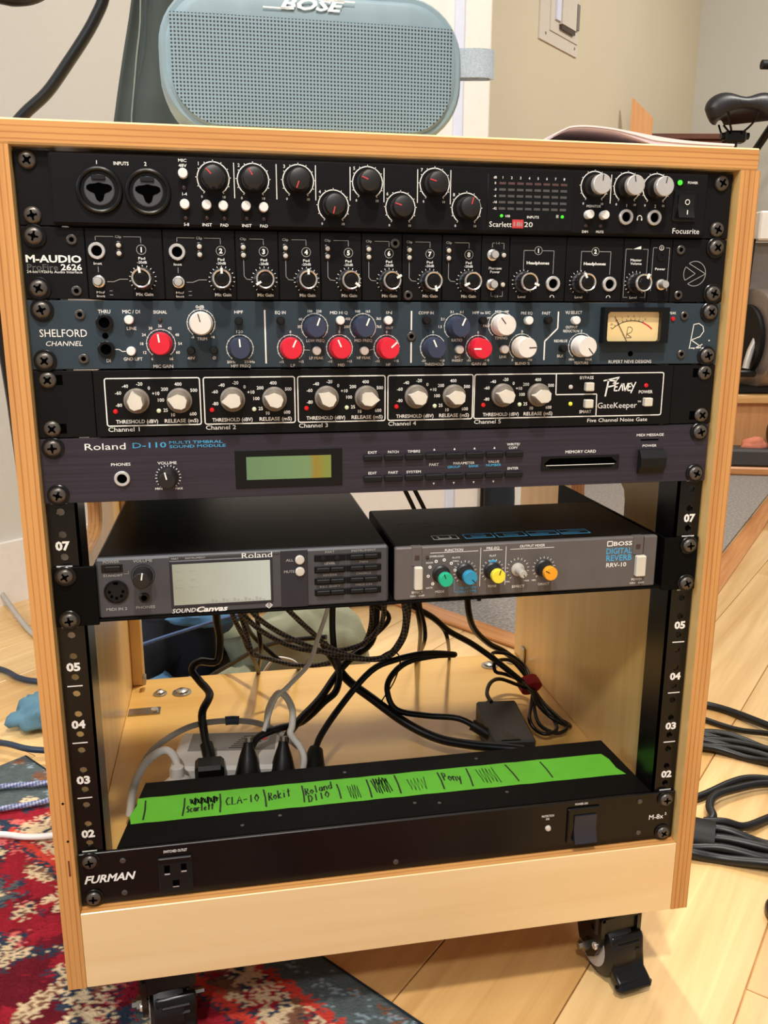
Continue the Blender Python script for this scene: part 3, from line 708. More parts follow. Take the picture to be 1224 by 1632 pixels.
def unit_shelford():
    U = Unit('microphone_preamp', 'blue-grey rack preamp with red, white and slate knobs and a small needle meter', 'audio gear', 9, -3)
    fp = U.box('faceplate', -241.3, 241.3, -3, 0, .4, 43.9, 'slate_panel', .4)
    U.box('chassis', -216, 216, 0, 260, 1, 43, 'black_matte')
    for x, z in ((-209.4, 35.1), (-209.2, 7.1), (8.3, 20.9), (212.3, 35.1), (212.3, 7.5)): U.inst('pscrew', x, z)
    U.t('SHELFORD', -235, 23.5, 4.8, 29, 'L', bold=.0); U.t('CHANNEL', -231.7, 16.9, 3.0, 22.4, 'L', sh=.2, bold=0)
    for z in (30.1, 13.2): U.inst('jack_black', -194.6, z)
    U.inst('hole', -194.8, 21.7)
    U.t('THRU', -194.4, 37, 2.4, 7.6); U.t('DI', -193.8, 5.8, 2.0)
    bt = [(-179, 31.9), (-178.9, 12), (-57.7, 11.6), (-41.4, 31.6), (-25, 11.4), (-8.5, 31.7), (42.3, 11.8), (75.1, 11.8), (92.2, 31.7), (127.4, 31.8)]
    for x, z in bt: U.inst('btn_shel', x, z)
    for x, z in ((-109.1, 31.3), (-140.8, 12.1), (-126, 12.3), (-81.5, 31.6), (18.3, 31.7), (58.7, 31.7), (106.7, 31.8), (119.1, 12.3)): U.inst('bat_shel', x, z)
    U.t('MIC / DI', -177.6, 37, 2.2, 11); U.t('LINE', -178, 26.4, 2.0, 6); U.t('GND LIFT', -178.3, 6.8, 2.0, 12); U.seg([(-189, 13), (-186.6, 13), (-184.8, 11.6), (-182.4, 11.8)], .5)
    U.t('SIGNAL', -159.4, 36.8, 2.0, 8.6); U.inst('led_off', -159.7, 31.9)
    def scale(x, z, r=9.0, n=11): U.arc(x, z, r, -140, 140, .35); U.ticks(x, z, r - .6, r + .5, -140, 140, n, .45)
    scale(-160, 16.6, 9.2, 12)
    for k, s in enumerate(('6', '12', '18', '24', '30', '36', '42', '48', '54', '60', '66')):
        a = math.radians(-150 + 30 * k); U.t(s, -160 + 12.2 * math.sin(a), 16.6 + 11.4 * math.cos(a), 1.8)
    U.inst('shel_red', -160, 16.6, -8, label='red gain knob'); U.t('MIC GAIN', -159.3, 1.9, 2.1, 12.6)
    scale(-133.6, 29.6, 9); U.inst('shel_white', -133.6, 29.6, -14, label='white trim knob'); U.t('0dB', -133.9, 40.2, 2, 5.4); U.t('TRIM', -133.4, 19.6, 1.9, 6.4); U.t('-6', -139.4, 20.8, 1.7); U.t('+6', -126.4, 20.8, 1.7)
    U.t('48V', -141, 7.1, 1.9, 5); U.t('Ø', -126, 7.1, 2); U.t('HPF', -108.9, 36.9, 2.0, 5.6)
    scale(-108.9, 13.4, 8.8); U.inst('shel_slate', -108.9, 13.4, -4, label='slate blue filter knob'); U.t('120', -108.7, 24.2, 1.8, 4.4); U.t('20Hz', -115, 4.4, 1.7, 5.6); U.t('250Hz', -102.8, 4.4, 1.7, 7); U.t('HPF FREQ', -108.7, 1.7, 1.9, 13)
    for p in ([(-91.8, 3.2), (-91.8, 38.3)], [(8.3, 2.8), (8.3, 17)], [(8.3, 25), (8.3, 38)]): U.ln(p, 1.0)
    for p in ([(115.1, 37.8), (115.1, 26.2)], [(115.1, 26.2), (105.8, 17.2)], [(105.8, 17.2), (105.8, 3.9)]): U.ln(p, 1.0)
    U.t('EQ IN', -81.4, 36.7, 2, 7)
    for kk, x, z, a, l in (('slate', -58.6, 27.2, 20, 'LOW FREQ'), ('red', -75, 13.2, 25, 'LF'), ('red', -41.8, 13.2, -24, 'MID'), ('slate', -25.6, 27.2, 22, 'MID FREQ'), ('red', -9.0, 13, 48, 'HF'),
                           ('slate', 40.6, 27.2, 24, 'RATIO'), ('slate', 23.8, 13, -24, 'THRESHOLD'), ('red', 56.4, 12.6, -90, 'GAIN dB'), ('white', 72.8, 28.6, -38, 'TIMING'), ('white', 88.6, 13.2, 88, 'BLEND %'), ('white', 133.2, 13.6, 140, 'TEXTURE')):
        scale(x, z, 8.9 if kk != 'white' else 9.2)
        U.inst('shel_' + kk, x, z, a, label={'red': 'red', 'slate': 'slate blue', 'white': 'off-white'}[kk] + ' knob marked ' + l.replace(' dB', '').replace(' %', '').lower())
        low = z > 20
        U.t(l, x + (.4 if low else 1.2), z - 9.0 if low else 1.7, 1.9, len(l) * 1.55)
        if not low:
            U.t({'red': '-15', 'slate': '-20', 'white': '0'}[kk] if l != 'TEXTURE' else 'MIN', x - 6.4, 4.2, 1.6); U.t({'red': '+15', 'slate': '+20', 'white': '100'}[kk] if l != 'TEXTURE' else 'MAX', x + 6.8, 4.2, 1.6)
            U.t('0', x, z + 10.8, 1.7)
    for s, x, z in (('100', -61.6, 37.6), ('220', -55.6, 37.6), ('60', -68, 32.4), ('35', -69, 27.4), ('900', -29.2, 37.6), ('1k5', -22, 37.6), ('400', -36, 32.6), ('200', -36.8, 27.4), ('3k5', -14.6, 32.8), ('7k5', -14.4, 27.4), ('3:1', 37, 37.4), ('6:1', 44, 37.4), ('2:1', 30.4, 32.6), ('1.5', 28.8, 27.4), ('MED', 70.6, 37.6), ('MF', 76.8, 37.6), ('MF', 64, 33.2), ('FAST', 62.4, 28)): U.t(s, x, z, 1.7)
    U.t('MID HI Q', -42, 36.7, 1.9, 12); U.ln([(-41.4, 27.6), (-41.4, 24.6)], .3); U.t('IN', -7.4, 36.8, 1.9, 4); U.t('OUT', -7, 26.6, 1.6, 5)
    U.t('LF PEAK', -57.7, 6.6, 1.8, 9.6); U.t('HF PEAK', -25, 6.5, 1.8, 9.6); U.ln([(-66, 12), (-62, 11.8)], .3); U.ln([(-21, 11.6), (-17.6, 12.4)], .3)
    U.t('COMP IN', 18.6, 36.7, 1.9, 10.6); U.t('S/C', 41.8, 6.6, 1.7, 4.4); U.t('INSERT', 41.8, 4.2, 1.7, 8); U.t('HPF to S/C', 58.4, 36.9, 1.8, 13); U.t('LINK', 75.2, 6.5, 1.8, 5.4); U.t('PRE EQ', 91.5, 36.7, 1.9, 8.4); U.t('FAST', 106, 36.7, 1.9, 6.2)
    U.t('VU SELECT', 126.6, 37.2, 2.1, 12.6); U.t('OUTPUT', 125.6, 27, 1.8, 9); U.t('REDUCTION', 125.4, 24.3, 1.8, 12); U.t('RED/BLUE', 117.9, 17.4, 1.8, 10); U.t('SILK', 118.1, 6.8, 1.9, 5)
    m = MB(); m.plate_hole((.1470, .1972, .0157, .0410), (.1704, .02745), lambda a: (abs(math.cos(a) / .0206) ** 24 + abs(math.sin(a) / .0103) ** 24) ** (-1 / 24), 64, -.0100, -.003)
    vu = m.build('meter_frame', 'black_gloss', U.e, .4); vu['label'] = 'black frame of the needle meter'
    U.box('meter_face', 148.5, 192.6, -6, -3.1, 16.6, 38.6, 'vu_face', .1, par=vu, label='cream meter face')
    def va(a0, a1, r, mt, w):
        U.ln([(170.6 + r * math.sin(math.radians(a0 + (a1 - a0) * i / 12)), 8.6 + r * math.cos(math.radians(a0 + (a1 - a0) * i / 12))) for i in range(13)], w, mt, y=-6.1)
    va(-42, 20, 23, 'print_black', .5); va(20, 42, 23, 'print_red', 1.0); U.ticks(170.6, 8.6, 23, 24.6, -42, 20, 9, .35, 'print_black', y=-6.1)
    for k, s in enumerate(('-20', '10', '7', '5', '3', '1', '0')): U.t(s, 170.6 + 26.2 * math.sin(math.radians(-38 + k * 10)), 8.6 + 26 * math.cos(math.radians(-38 + k * 10)), 1.4, mt='print_black', y=-6.1, bold=0)
    MB().ribbon([(.1668, -.0066, .0172), (.1565, -.0066, .0345)], .0005).build('meter_needle', 'print_black', vu)
    def Rlogo(x0, z0, k, w, mt, y=None):
        for st in ([(0, 0), (.12, 1)], [(.12, 1), (.35, 1.04), (.55, .92), (.6, .72), (.45, .5), (.06, .36)], [(.06, .36), (.5, .1)], [(.5, .1), (.56, .04), (.05, .02)]): U.ln([(x0 + a * k, z0 + b * k) for a, b in st], w, mt, y=y)
    Rlogo(218.6, 11.4, 17.5, .6, 'print_white'); U.ln([(222, 11.2), (229, 14.6)], .6); U.ln([(233.6, 17.2), (234.6, 17.4)], .9); Rlogo(166.4, 19.4, 7.6, .4, 'print_black', -6.1)
    U.inst('led_red', 203.6, 32.8, label='red peak light'); U.t('PEAK', 203.1, 37, 1.8, 5.6); U.inst('hole', 172.2, 8)
    U.t('RUPERT NEVE DESIGNS', 172.3, 2.4, 2.3, 33.6, bold=0)
    U.screws('screw_w', -3)
unit_shelford()

def unit_peavey():
    U = Unit('noise_gate', 'black five channel noise gate with ten bone-white faceted knobs in white outlined boxes', 'audio gear', 8, -3.6)
    for a, b in ((-241.3, -204.8), (207.6, 241.3)):
        m = MB().box(a * .001, b * .001, -.003, 0, .0004, .0439, .0003)
        m.build('ear_plate', 'noise_gate_panel', U.e)
    U.box('faceplate', -204.4, 207.2, -3.6, 0, .4, 43.9, 'noise_gate_panel', .3); U.box('chassis', -204, 207, 0, 180, 1, 43, 'black_matte')
    bx = [(-197.4, -136.4), (-133.9, -73), (-70.9, -10.1), (-8.1, 53.4), (54.6, 199.6)]
    ang_t = [-15, -95, -60, -75, -75]; ang_r = [-75, -70, 95, -85, -88]
    for i, (a, b) in enumerate(bx):
        U.frame(a, b, 7.4, 38.7, 1.4, .75); U.t('Channel ' + str(i + 1), a + .4, 5.1, 2.9, 20 if i < 5 else None, 'L', bold=0)
        kt = (-177.6, -115, -51.2, 12.0, 75.4)[i]; kr = (-150, -87, -23.4, 39.4, 102.4)[i]
        U.inst('peavey_knob', kt, 24, ang_t[i]); U.inst('peavey_knob', kr, 23.8, ang_r[i])
        U.inst('led_red', kt - 14, 17, label='red light'); U.inst('led_milky', kr - 13.8, 17)
        for s, dx, dz in (('-80', -11.6, -2.8), ('-60', -11.6, 5.2), ('-40', -7, 9.6), ('-20', 2.2, 11), ('0', 8.2, 8.2), ('+10', 12.4, 4.6)): U.t(s, kt + dx, 24 + dz, 2.2)
        for s, dx, dz in (('25', -9.4, -6.4), ('100', -12, .4), ('200', -9.4, 7.6), ('400', -.5, 10.8), ('500', 9.6, 6.6), ('10', -4.6, -9.6), ('600', 8.4, -9.2)): U.t(s, kr + dx, 23.8 + dz, 2.2)
        U.t('THRESHOLD (dBV)', kt - .6, 10.2, 2.4, 27); U.t('RELEASE (mS)', kr + .6, 10.2, 2.4, 22)
    U.ln([(115.6, 38.3), (116, 23.6)], .75); U.ln([(116, 23.6), (147.6, 23.6)], .75); U.ln([(147.6, 23.6), (148, 7.4)], .75)
    U.t('BYPASS', 139.1, 35.6, 2.2, 10.6); U.t('SMART', 139.5, 10.9, 2.2, 9.4)
    for x, z in ((140.4, 29.2), (140.5, 16.9), (187.1, 17.4)): U.inst('sq_btn', x, z)
    U.inst('led_clear', 127.1, 29); U.inst('led_yellow', 127.5, 16.8); U.inst('led_red', 186.1, 29.4, label='red power light'); U.t('POWER', 186.2, 24.7, 2.2, 11)
    # angular slanted script wordmark
    def st(ps, w=.9): U.seg([(152.3 + a * 25, 29.6 + b * 11) for a, b in ps], w)
    st([(0, .32), (.50, .55)]); st([(.16, .38), (.08, -.72)], 1.2); st([(.10, .36), (.40, .30), (.34, .0), (.13, -.10)], 1.0)
    st([(.50, .55), (.30, .12)], .6)
    for x, g in ((.38, 'E'), (.54, 'A'), (.66, 'V'), (.80, 'E'), (.92, 'Y')):
        if g == 'E': st([(x + .10, .16), (x + .0, .10), (x - .03, -.34), (x + .08, -.34)]); st([(x, -.1), (x + .07, -.08)])
        if g == 'A': st([(x - .05, -.36), (x + .05, .14), (x + .08, -.36)])
        if g == 'V': st([(x - .02, .14), (x + .03, -.38), (x + .12, .16)])
        if g == 'Y': st([(x - .05, .16), (x + .02, -.10)]); st([(x + .10, .22), (x - .04, -.52)])
    U.t('GateKeeper', 148.9, 15.2, 4.2, 31, 'L', bold=-.004); U.t('TM', 181.6, 17.6, 1.2, 2.6)
    U.t('Five Channel Noise Gate', 165.2, 4.4, 2.7, 47.5, bold=0)
    for sx in (-1, 1):
        for z in (6.35, 38.1):
            U.box('mounting_slot', sx * 229 - 5.5, sx * 229 + 5.5, -3.15, -2.9, z - 3.2, z + 3.2, 'hole_black', 0)
    U.screws('screw', -3)
unit_peavey()

def unit_d110():
    U = Unit('sound_module', 'dark violet brushed rack sound module with small green display and two rows of buttons', 'audio gear', 7, -2.6)
    U.box('faceplate', -241.3, 241.3, -2.6, 0, .3, 44.0, 'brushed_violet', .3); U.box('chassis', -214, 214, 0, 300, 4, 41, 'black_matte')
    U.t('Roland', -213.1, 38.2, 4.4, 26.2, 'L', bold=0); U.t('D-110', -182.4, 38.4, 3.6, 22, 'L', mt='print_blue', bold=.01)
    U.t('MULTI TIMBRAL', -158.3, 39.8, 1.9, 35.4, 'L', mt='print_blue'); U.t('SOUND MODULE', -158.3, 37.0, 1.9, 37.4, 'L', mt='print_blue')
    U.inst('jack_ma', -190.5, 16.1); U.t('PHONES', -190.8, 25.8, 1.9, 12.6); U.t('VOLUME', -160.5, 25.9, 1.9, 12.6)
    U.inst('vol_knob', -160.3, 16.0, -12); U.ticks(-160.3, 16.0, 7.4, 8.6, -140, 140, 19, .5); U.t('MIN', -167, 8.2, 1.5, 4.6); U.t('MAX', -153.4, 8.0, 1.5, 5)
    w = U.box('display_window', -115, -40.6, -3.4, -2.4, 6.4, 33.2, 'black_gloss', .3)
    U.box('display', -107.4, -48.5, -3.6, -3.3, 12.4, 28.5, 'lcd_green', 0, par=w, label='green liquid crystal display')
    for i in range(8):
        x = -18.8 + i * 15.0
        for z in (25.2, 10.1): U.box('push_button', x - 6.6, x + 6.6, -5.4, -2.5, z - 2.0, z + 2.2, 'black_matte', .6)
    for i, s in enumerate(('EXIT', 'PATCH', 'TIMBRE')): U.t(s, -18.8 + 15 * i, 29.2, 1.8, 6.5 + 1.4 * i)
    for i, s in enumerate(('EDIT', 'PART', 'SYSTEM')): U.t(s, -18.8 + 15 * i, 14.3, 1.8, (6, 7, 10.6)[i])
    for i in range(4):
        x = 26.2 + 15 * i
        for z, sgn in ((29.4, 1), (5.8, -1)): U.pm('print_white').add([((x - .8) * .001, -.00275, z * .001), ((x + .8) * .001, -.00275, z * .001), (x * .001, -.00275, (z + 1.6 * sgn) * .001)], [(0, 1, 2)])
    U.t('PART', 26.2, 19.2, 1.8, 7); U.t('PARAMETER', 48.6, 19.6, 1.8, 16); U.t('GROUP', 41, 17, 1.8, 9.4, mt='print_blue'); U.t('BANK', 56, 17.2, 1.8, 7.4, mt='print_blue'); U.t('VALUE', 71, 20, 1.8, 8.4); U.t('NUMBER', 71, 17.5, 1.8, 11.4, mt='print_blue')
    U.t('WRITE/', 85.6, 32.4, 1.8, 10); U.t('COPY', 85.6, 29.8, 1.8, 7); U.t('ENTER', 86, 14.6, 1.8, 8.4)
    s = MB().plate_hole((.1078, .1688, .0119, .0225), (.1383, .0172), lambda a: (abs(math.cos(a) / .0288) ** 20 + abs(math.sin(a) / .0038) ** 20) ** (-1 / 20), 40, -.0036, -.0026).build('card_slot', 'black_gloss', U.e)
    U.box('slot_opening', 109, 167.6, -2.9, -2.65, 13, 21.4, 'hole_black', 0, par=s); U.box('slot_flap', 109.6, 167, -3.2, -2.8, 13.4, 15.6, 'black_steel', .1, par=s); U.ln([(111, 15.8), (166, 15.8)], .45, y=-3.25)
    U.t('MEMORY CARD', 138.2, 25.6, 2.1, 24); U.t('MIDI MESSAGE', 193.1, 36.8, 1.9, 22); U.box('message_light', 185.6, 200, -2.85, -2.5, 32.6, 33.6, 'hole_black', 0); U.t('POWER', 193.2, 28.6, 1.8, 11.4)
    MB().prism([(-.0024, .0258), (-.0052, .0258), (-.0088, .020), (-.0086, .0136), (-.0046, .0076), (-.0024, .0076)], .1842, .2048, plane='yz').build('power_rocker', 'black_matte', U.e)
    U.screws('screw_w', -2.6)
unit_d110()

def shelf_and_half_rack():
    U = Unit('rack_shelf', 'black steel rack shelf holding two half-width units', 'shelf', 5, -2.4)
    U.box('tray', -213, 213, -.6, 215, 2.6, 4.4, 'black_steel', .2)
    for sx in (-1, 1):
        U.box('shelf_ear', sx * 212.6, sx * 241.3, -2.4, 0, 1.2, 44.0, 'black_steel', .4); U.box('side_flange', sx * 212.6, sx * 214.2, -1, 215, 2, 44.0, 'black_steel', 0)
    U.screws('screw_w', -2.4)
    # --- grey sound module on the left
    U = Unit('desktop_sound_module', 'half-width dark grey sound module with large grey display on the left of the shelf', 'audio gear', 5, -.6)
    m = MB().box(-.2124, -.0066, .004, .186, .0049, .0489, .0018); m.build('cover', 'cover_black', U.e)
    U.box('fascia', -212.9, -6.4, -.6, 6, 4.6, 48.6, 'canvas_grey', 1.6); U.box('fascia_ridge', -163, -86.2, -1.0, 0, 45.9, 48.0, 'canvas_grey', .3)
    U.box('display_strip', -85.6, -66, -1.2, 0, 5.2, 48.6, 'canvas_dark', .4)
    r = U.box('switch_recess', -209, -194.6, -.9, -.3, 38.4, 44.4, 'black_gloss', .2); U.box('power_button', -206.5, -196, -2.4, -.6, 39.4, 43.2, 'black_matte', .5)
    U.t('POWER', -202, 46.2, 1.8, 11, mt='print_grey'); U.t('STANDBY', -201.4, 36.4, 1.8, 13, mt='print_grey'); U.ln([(-194, 37), (-191, 37), (-191, 39)], .3, 'print_grey')
    d = MB(); P_([(8.4, 0), (8.4, 1.0), (7.6, 1.2), (7.2, .2)], 28, mb=d); o = d.build('midi_socket', 'black_gloss', U.e); o.location = (-.2001, U.y, .0244)
    h = P_([(7.3, .1), (7.3, .3)], 24).build('socket_hole', 'black_matte', o)
    for a in (-90, -45, 0, 45, 90):
        p = P_([(1.0, .2), (1.0, .8)], 8).build('socket_pin', 'hole_black', o); p.location = (.0046 * math.sin(math.radians(a)), 0, -.0046 * math.cos(math.radians(a)))
    U.box('socket_notch', -1.6, 1.6, -.7, -.1, 5.2, 7.0, 'hole_black', 0, par=o)
    U.t('MIDI IN 2', -200.5, 11.6, 2.0, 14, mt='print_grey'); U.t('VOLUME', -181, 45.9, 2.0, 13, mt='print_grey'); U.t('PHONES', -181, 11.8, 2.0, 13, mt='print_grey')
    U.inst('vol_knob', -181.4, 35.2, 10); U.inst('jack_small', -181.5, 19); U.arc(-181.4, 35.2, 8, -180, 180, .5, 'print_black')
    w = U.box('display_frame', -163.2, -91.4, -1.3, 0, 9.8, 44.7, 'canvas_dark', .5); U.box('display', -161.3, -93.1, -1.5, -1.2, 12.0, 42.2, 'lcd_grey', 0, par=w, label='pale grey liquid crystal display')
    U.t('PART', -159, 46.3, 1.4, 5, mt='print_grey', y=-1.15); U.t('INSTRUMENT', -145, 46.3, 1.4, 14, mt='print_grey', y=-1.15)
    for i in range(16):
        for k in range(1 + (i * 5 + 3) % 3): U.ln([(-138 + i * 2.6, 13.0 + k * 1.0), (-136.2 + i * 2.6, 13.0 + k * 1.0)], .6, 'print_grey', y=-1.6)
    for z in (37, 30.6, 25):
        U.ln([(-159.5, z), (-155 - (z > 36) * 1, z)], .5, 'print_grey', y=-1.6); U.ln([(-149.5, z), (-146, z)], .5, 'print_grey', y=-1.6)
    U.t('Roland', -112.8, 46.2, 4.0, 21.4, 'L', bold=.0, y=-1.15); U.t('SOUND', -162.9, 7.6, 3.2, 16.4, 'L', sh=.25, bold=0); U.t('Canvas', -146, 7.8, 3.8, 22, 'L', sh=.25, bold=.035)
    U.seg([(-94.6, 10), (-97, 7.8), (-94.6, 5.6), (-92.2, 7.8), (-94.6, 10)], .5); U.t('GS', -94.6, 7.8, 1.8)
    for z in (41.3, 32.5):
        o = P_([(3.4, 0), (3.4, 1.6), (2.8, 2.2), (.4, 2.4)], 16).build('push_button', 'led_clear', U.e); o.location = (-.0718, -.0012, z * .001)
    U.t('ALL', -79, 41.2, 1.9, 5.4, mt='print_grey', y=-1.3); U.t('MUTE', -79.4, 32.6, 1.9, 7.6, mt='print_grey', y=-1.3)
    for k, z in enumerate((41.3, 32.6, 23.8, 15.2)):
        for x, wd in ((-49.8, 23), (-25, 26)):
            c = U.box('button_recess', x - wd / 2, x + wd / 2, -1.0, -.4, z - 2.6, z + 2.6, 'black_panel', .5)
            for dx in (-5.1, 5.1):
                if k == 0 and x < -40: P_([(2.0, 0), (2.0, 1.4), (.4, 1.8)], 12).build('push_button', 'black_matte', U.e).location = ((x + dx) * .001, -.001, z * .001)
                else: U.box('push_button', x + dx - 5.0, x + dx + 5.0, -3.2, -.8, z - 1.6, z + 1.8, 'black_matte', .6)
        U.t(('PART', 'LEVEL', 'REVERB', 'KEY SHIFT')[k], -49.8, z + 4.5, 1.5, (7, 8, 10, 15)[k], mt='print_grey'); U.t(('INSTRUMENT', 'PAN', 'CHORUS', 'MIDI CH')[k], -25, z + 4.5, 1.5, (18, 6, 11, 12)[k], mt='print_grey')
    # --- grey reverb on the right
    U = Unit('reverb_unit', 'half-width brownish grey reverb with green, blue, yellow and orange knob caps on the shelf', 'audio gear', 5, -.6)
    MB().box(-.0010, .2066, .003, .119, .0048, .0464, .0012).build('cover', 'cover_black', U.e)
    U.box('fascia', -1.6, 207.6, -.6, 5, 4.9, 46.2, 'reverb_grey', 1.2)
    def cov(st, x0, y0, h, w, mt, sh=0, bold=.02):
        k = ('cover', mt)
        if k not in U.pr: U.pr[k] = MB(); PRINTS.append((U.pr[k], 'cover_lettering', mt, U.e))
        text(U.pr[k], st, lambda a, b: ((x0 + a * 1000) * .001, (y0 + b * 1000) * .001, .0466), h * .001, w * .001, 'L', sh, bold)
    k = ('cover', 'print_blue'); U.pr[k] = MB(); PRINTS.append((U.pr[k], 'cover_lettering', 'print_blue', U.e))
    def blk(pts, w=.0011, closed=True): U.pr[k].ribbon([(x * .001, y * .001, .0466) for x, y in pts], w, (0, 0, 1), closed=closed)
    for i, x0 in enumerate((57, 83, 109, 135)):
        blk([(x0, 15), (x0 + 23, 15), (x0 + 23, 27), (x0, 27)])
        if i < 2: blk([(x0 + 6, 19), (x0 + 17, 19), (x0 + 17, 23), (x0 + 6, 23)], .0008)
        else: blk([(x0 + 1, 19), (x0 + 16, 19)], .0009, False); blk([(x0 + 7, 23), (x0 + 22, 23)], .0009, False)
    k = ('cover', 'print_grey'); U.pr[k] = MB(); PRINTS.append((U.pr[k], 'cover_lettering', 'print_grey', U.e))
    U.pr[k].ribbon([(.032, .0155, .0466), (.0515, .0155, .0466), (.0515, .0265, .0466), (.032, .0265, .0466)], .0012, (0, 0, 1), closed=True)
    U.pr[k].ribbon([(.0365, .024, .0466), (.0365, .018, .0466), (.046, .018, .0466), (.046, .024, .0466)], .0016, (0, 0, 1))
    for x0, x1, y_ in ((14, 44, 70), (20, 36, 62), (24, 60, 58), (10, 10.4, 78)): U.pr[k].ribbon([(x0 * .001, y_ * .001, .0466), (x1 * .001, y_ * .001, .0466)], .0006, (0, 0, 1))
    for x0, x1 in ((11, 18.6), (187, 195.2)):
        U.box('switch_clip', x0, x1, -1.3, 4, 31.8, 46.6, 'reverb_grey', .3); U.box('switch_light', x0 + 2.2, x0 + 5.6, -1.6, -1, 36.4, 40.0, 'led_off', .1, label='small dark red light')
    for x0, x1, z0, z1 in ((12.6, 18.8, 13.8, 31.6), (189, 197, 14.6, 31.4)):
        U.box('switch', x0, x1, -5.2, -.4, z0, z1, 'switch_cream', .8, label='cream push switch')
    U.inst('led_off', 22.8, 38, y=-.7)
    U.t('FUNCTION', 43.2, 42.6, 2, 14); U.ln([(25, 41), (62, 41)], .4); U.t('PRE-EQ', 73.4, 42.6, 2, 10); U.ln([(66, 41), (81, 41)], .4); U.t('OUTPUT MIXER', 104.6, 42.9, 2, 20); U.ln([(87, 40.9), (122, 40.9)], .4)
    for x in (63.9, 83.8): U.ln([(x, 43.4), (x, 13)], .4)
    U.t('OVERLOAD', 30, 38.4, 1.4, 11)
    for key, x, z, a in (('boss_green', 33.6, 24.4, -20), ('boss_blue', 52.0, 25, 135), ('boss_yellow', 73.6, 24.9, 15), ('boss_grey', 93.6, 24.8, 150), ('boss_orange', 114.4, 24.8, -60)):
        U.inst(key, x, z, a)
        if key != 'boss_green': U.ticks(x, z, 7.6, 9.2, -140, 140, 15, .4)
    for i, a in enumerate((-140, -100, -60, -25, 10, 45, 80)):
        x = 34 + 10.4 * math.sin(math.radians(a)); z = 25 + 10.4 * math.cos(math.radians(a))
        U.ln([(x + .9 * math.cos(t * .785), z + .9 * math.sin(t * .785)) for t in range(8)], .8, closed=True)
    U.t('ROOM', 24.6, 33.6, 1.3, 5); U.t('GATE', 24.6, 14, 1.3, 5); U.t('PLATE', 45, 36.6, 1.3, 6); U.t('HALL', 45, 34, 1.3, 5)
    U.t('EFFECT', 15.6, 11, 1.8, 8.4); U.t('ON   OFF', 15.6, 8.2, 1.4, 11); U.t('MODE', 32.8, 10.6, 1.8, 7); U.t('DECAY TIME', 54.4, 12.4, 1.7, 14, mt='print_blue'); U.t('DELAY TIME', 54.4, 9.6, 1.7, 14, mt='print_blue'); U.seg([(41, 21), (44, 19), (44, 9.6), (46.5, 9.6)], .4, 'print_blue')
    U.t('TONE', 73.6, 12.6, 1.8, 7); U.t('FLAT', 73.6, 36.6, 1.5, 5); U.box('flat_mark', 71.2, 76.4, -.75, -.5, 31, 33.2, 'print_blue', .1)
    U.t('EFFECT', 94.6, 11.2, 1.9, 10); U.t('DIRECT', 115, 12, 1.9, 9); 
    for x in (93.6, 114.4): U.t('MIN', x - 7.6, 15.4, 1.3); U.t('MAX', x + 7.6, 15.4, 1.3)
    U.frame(165.6, 169.6, 39.6, 43.2, .3, .7); U.t('BOSS', 170.6, 41.2, 3.2, 15.4, 'L', bold=.02)
    U.t('DIGITAL', 165, 35.4, 4.6, 21.2, 'L', bold=.02, mt='print_blue'); U.t('REVERB', 165.2, 29.8, 4.6, 21.2, 'L', bold=.02, mt='print_blue'); U.t('RRV-10', 165.6, 24.2, 3.4, 16.6, 'L')
    U.t('POWER', 192.1, 11.4, 1.8, 9); U.t('ON   OFF', 192.4, 8.4, 1.4, 12)
    U.box('fascia_seam', 195.6, 196.0, -.68, -.5, 5.4, 45.8, 'black_matte', 0)
shelf_and_half_rack()

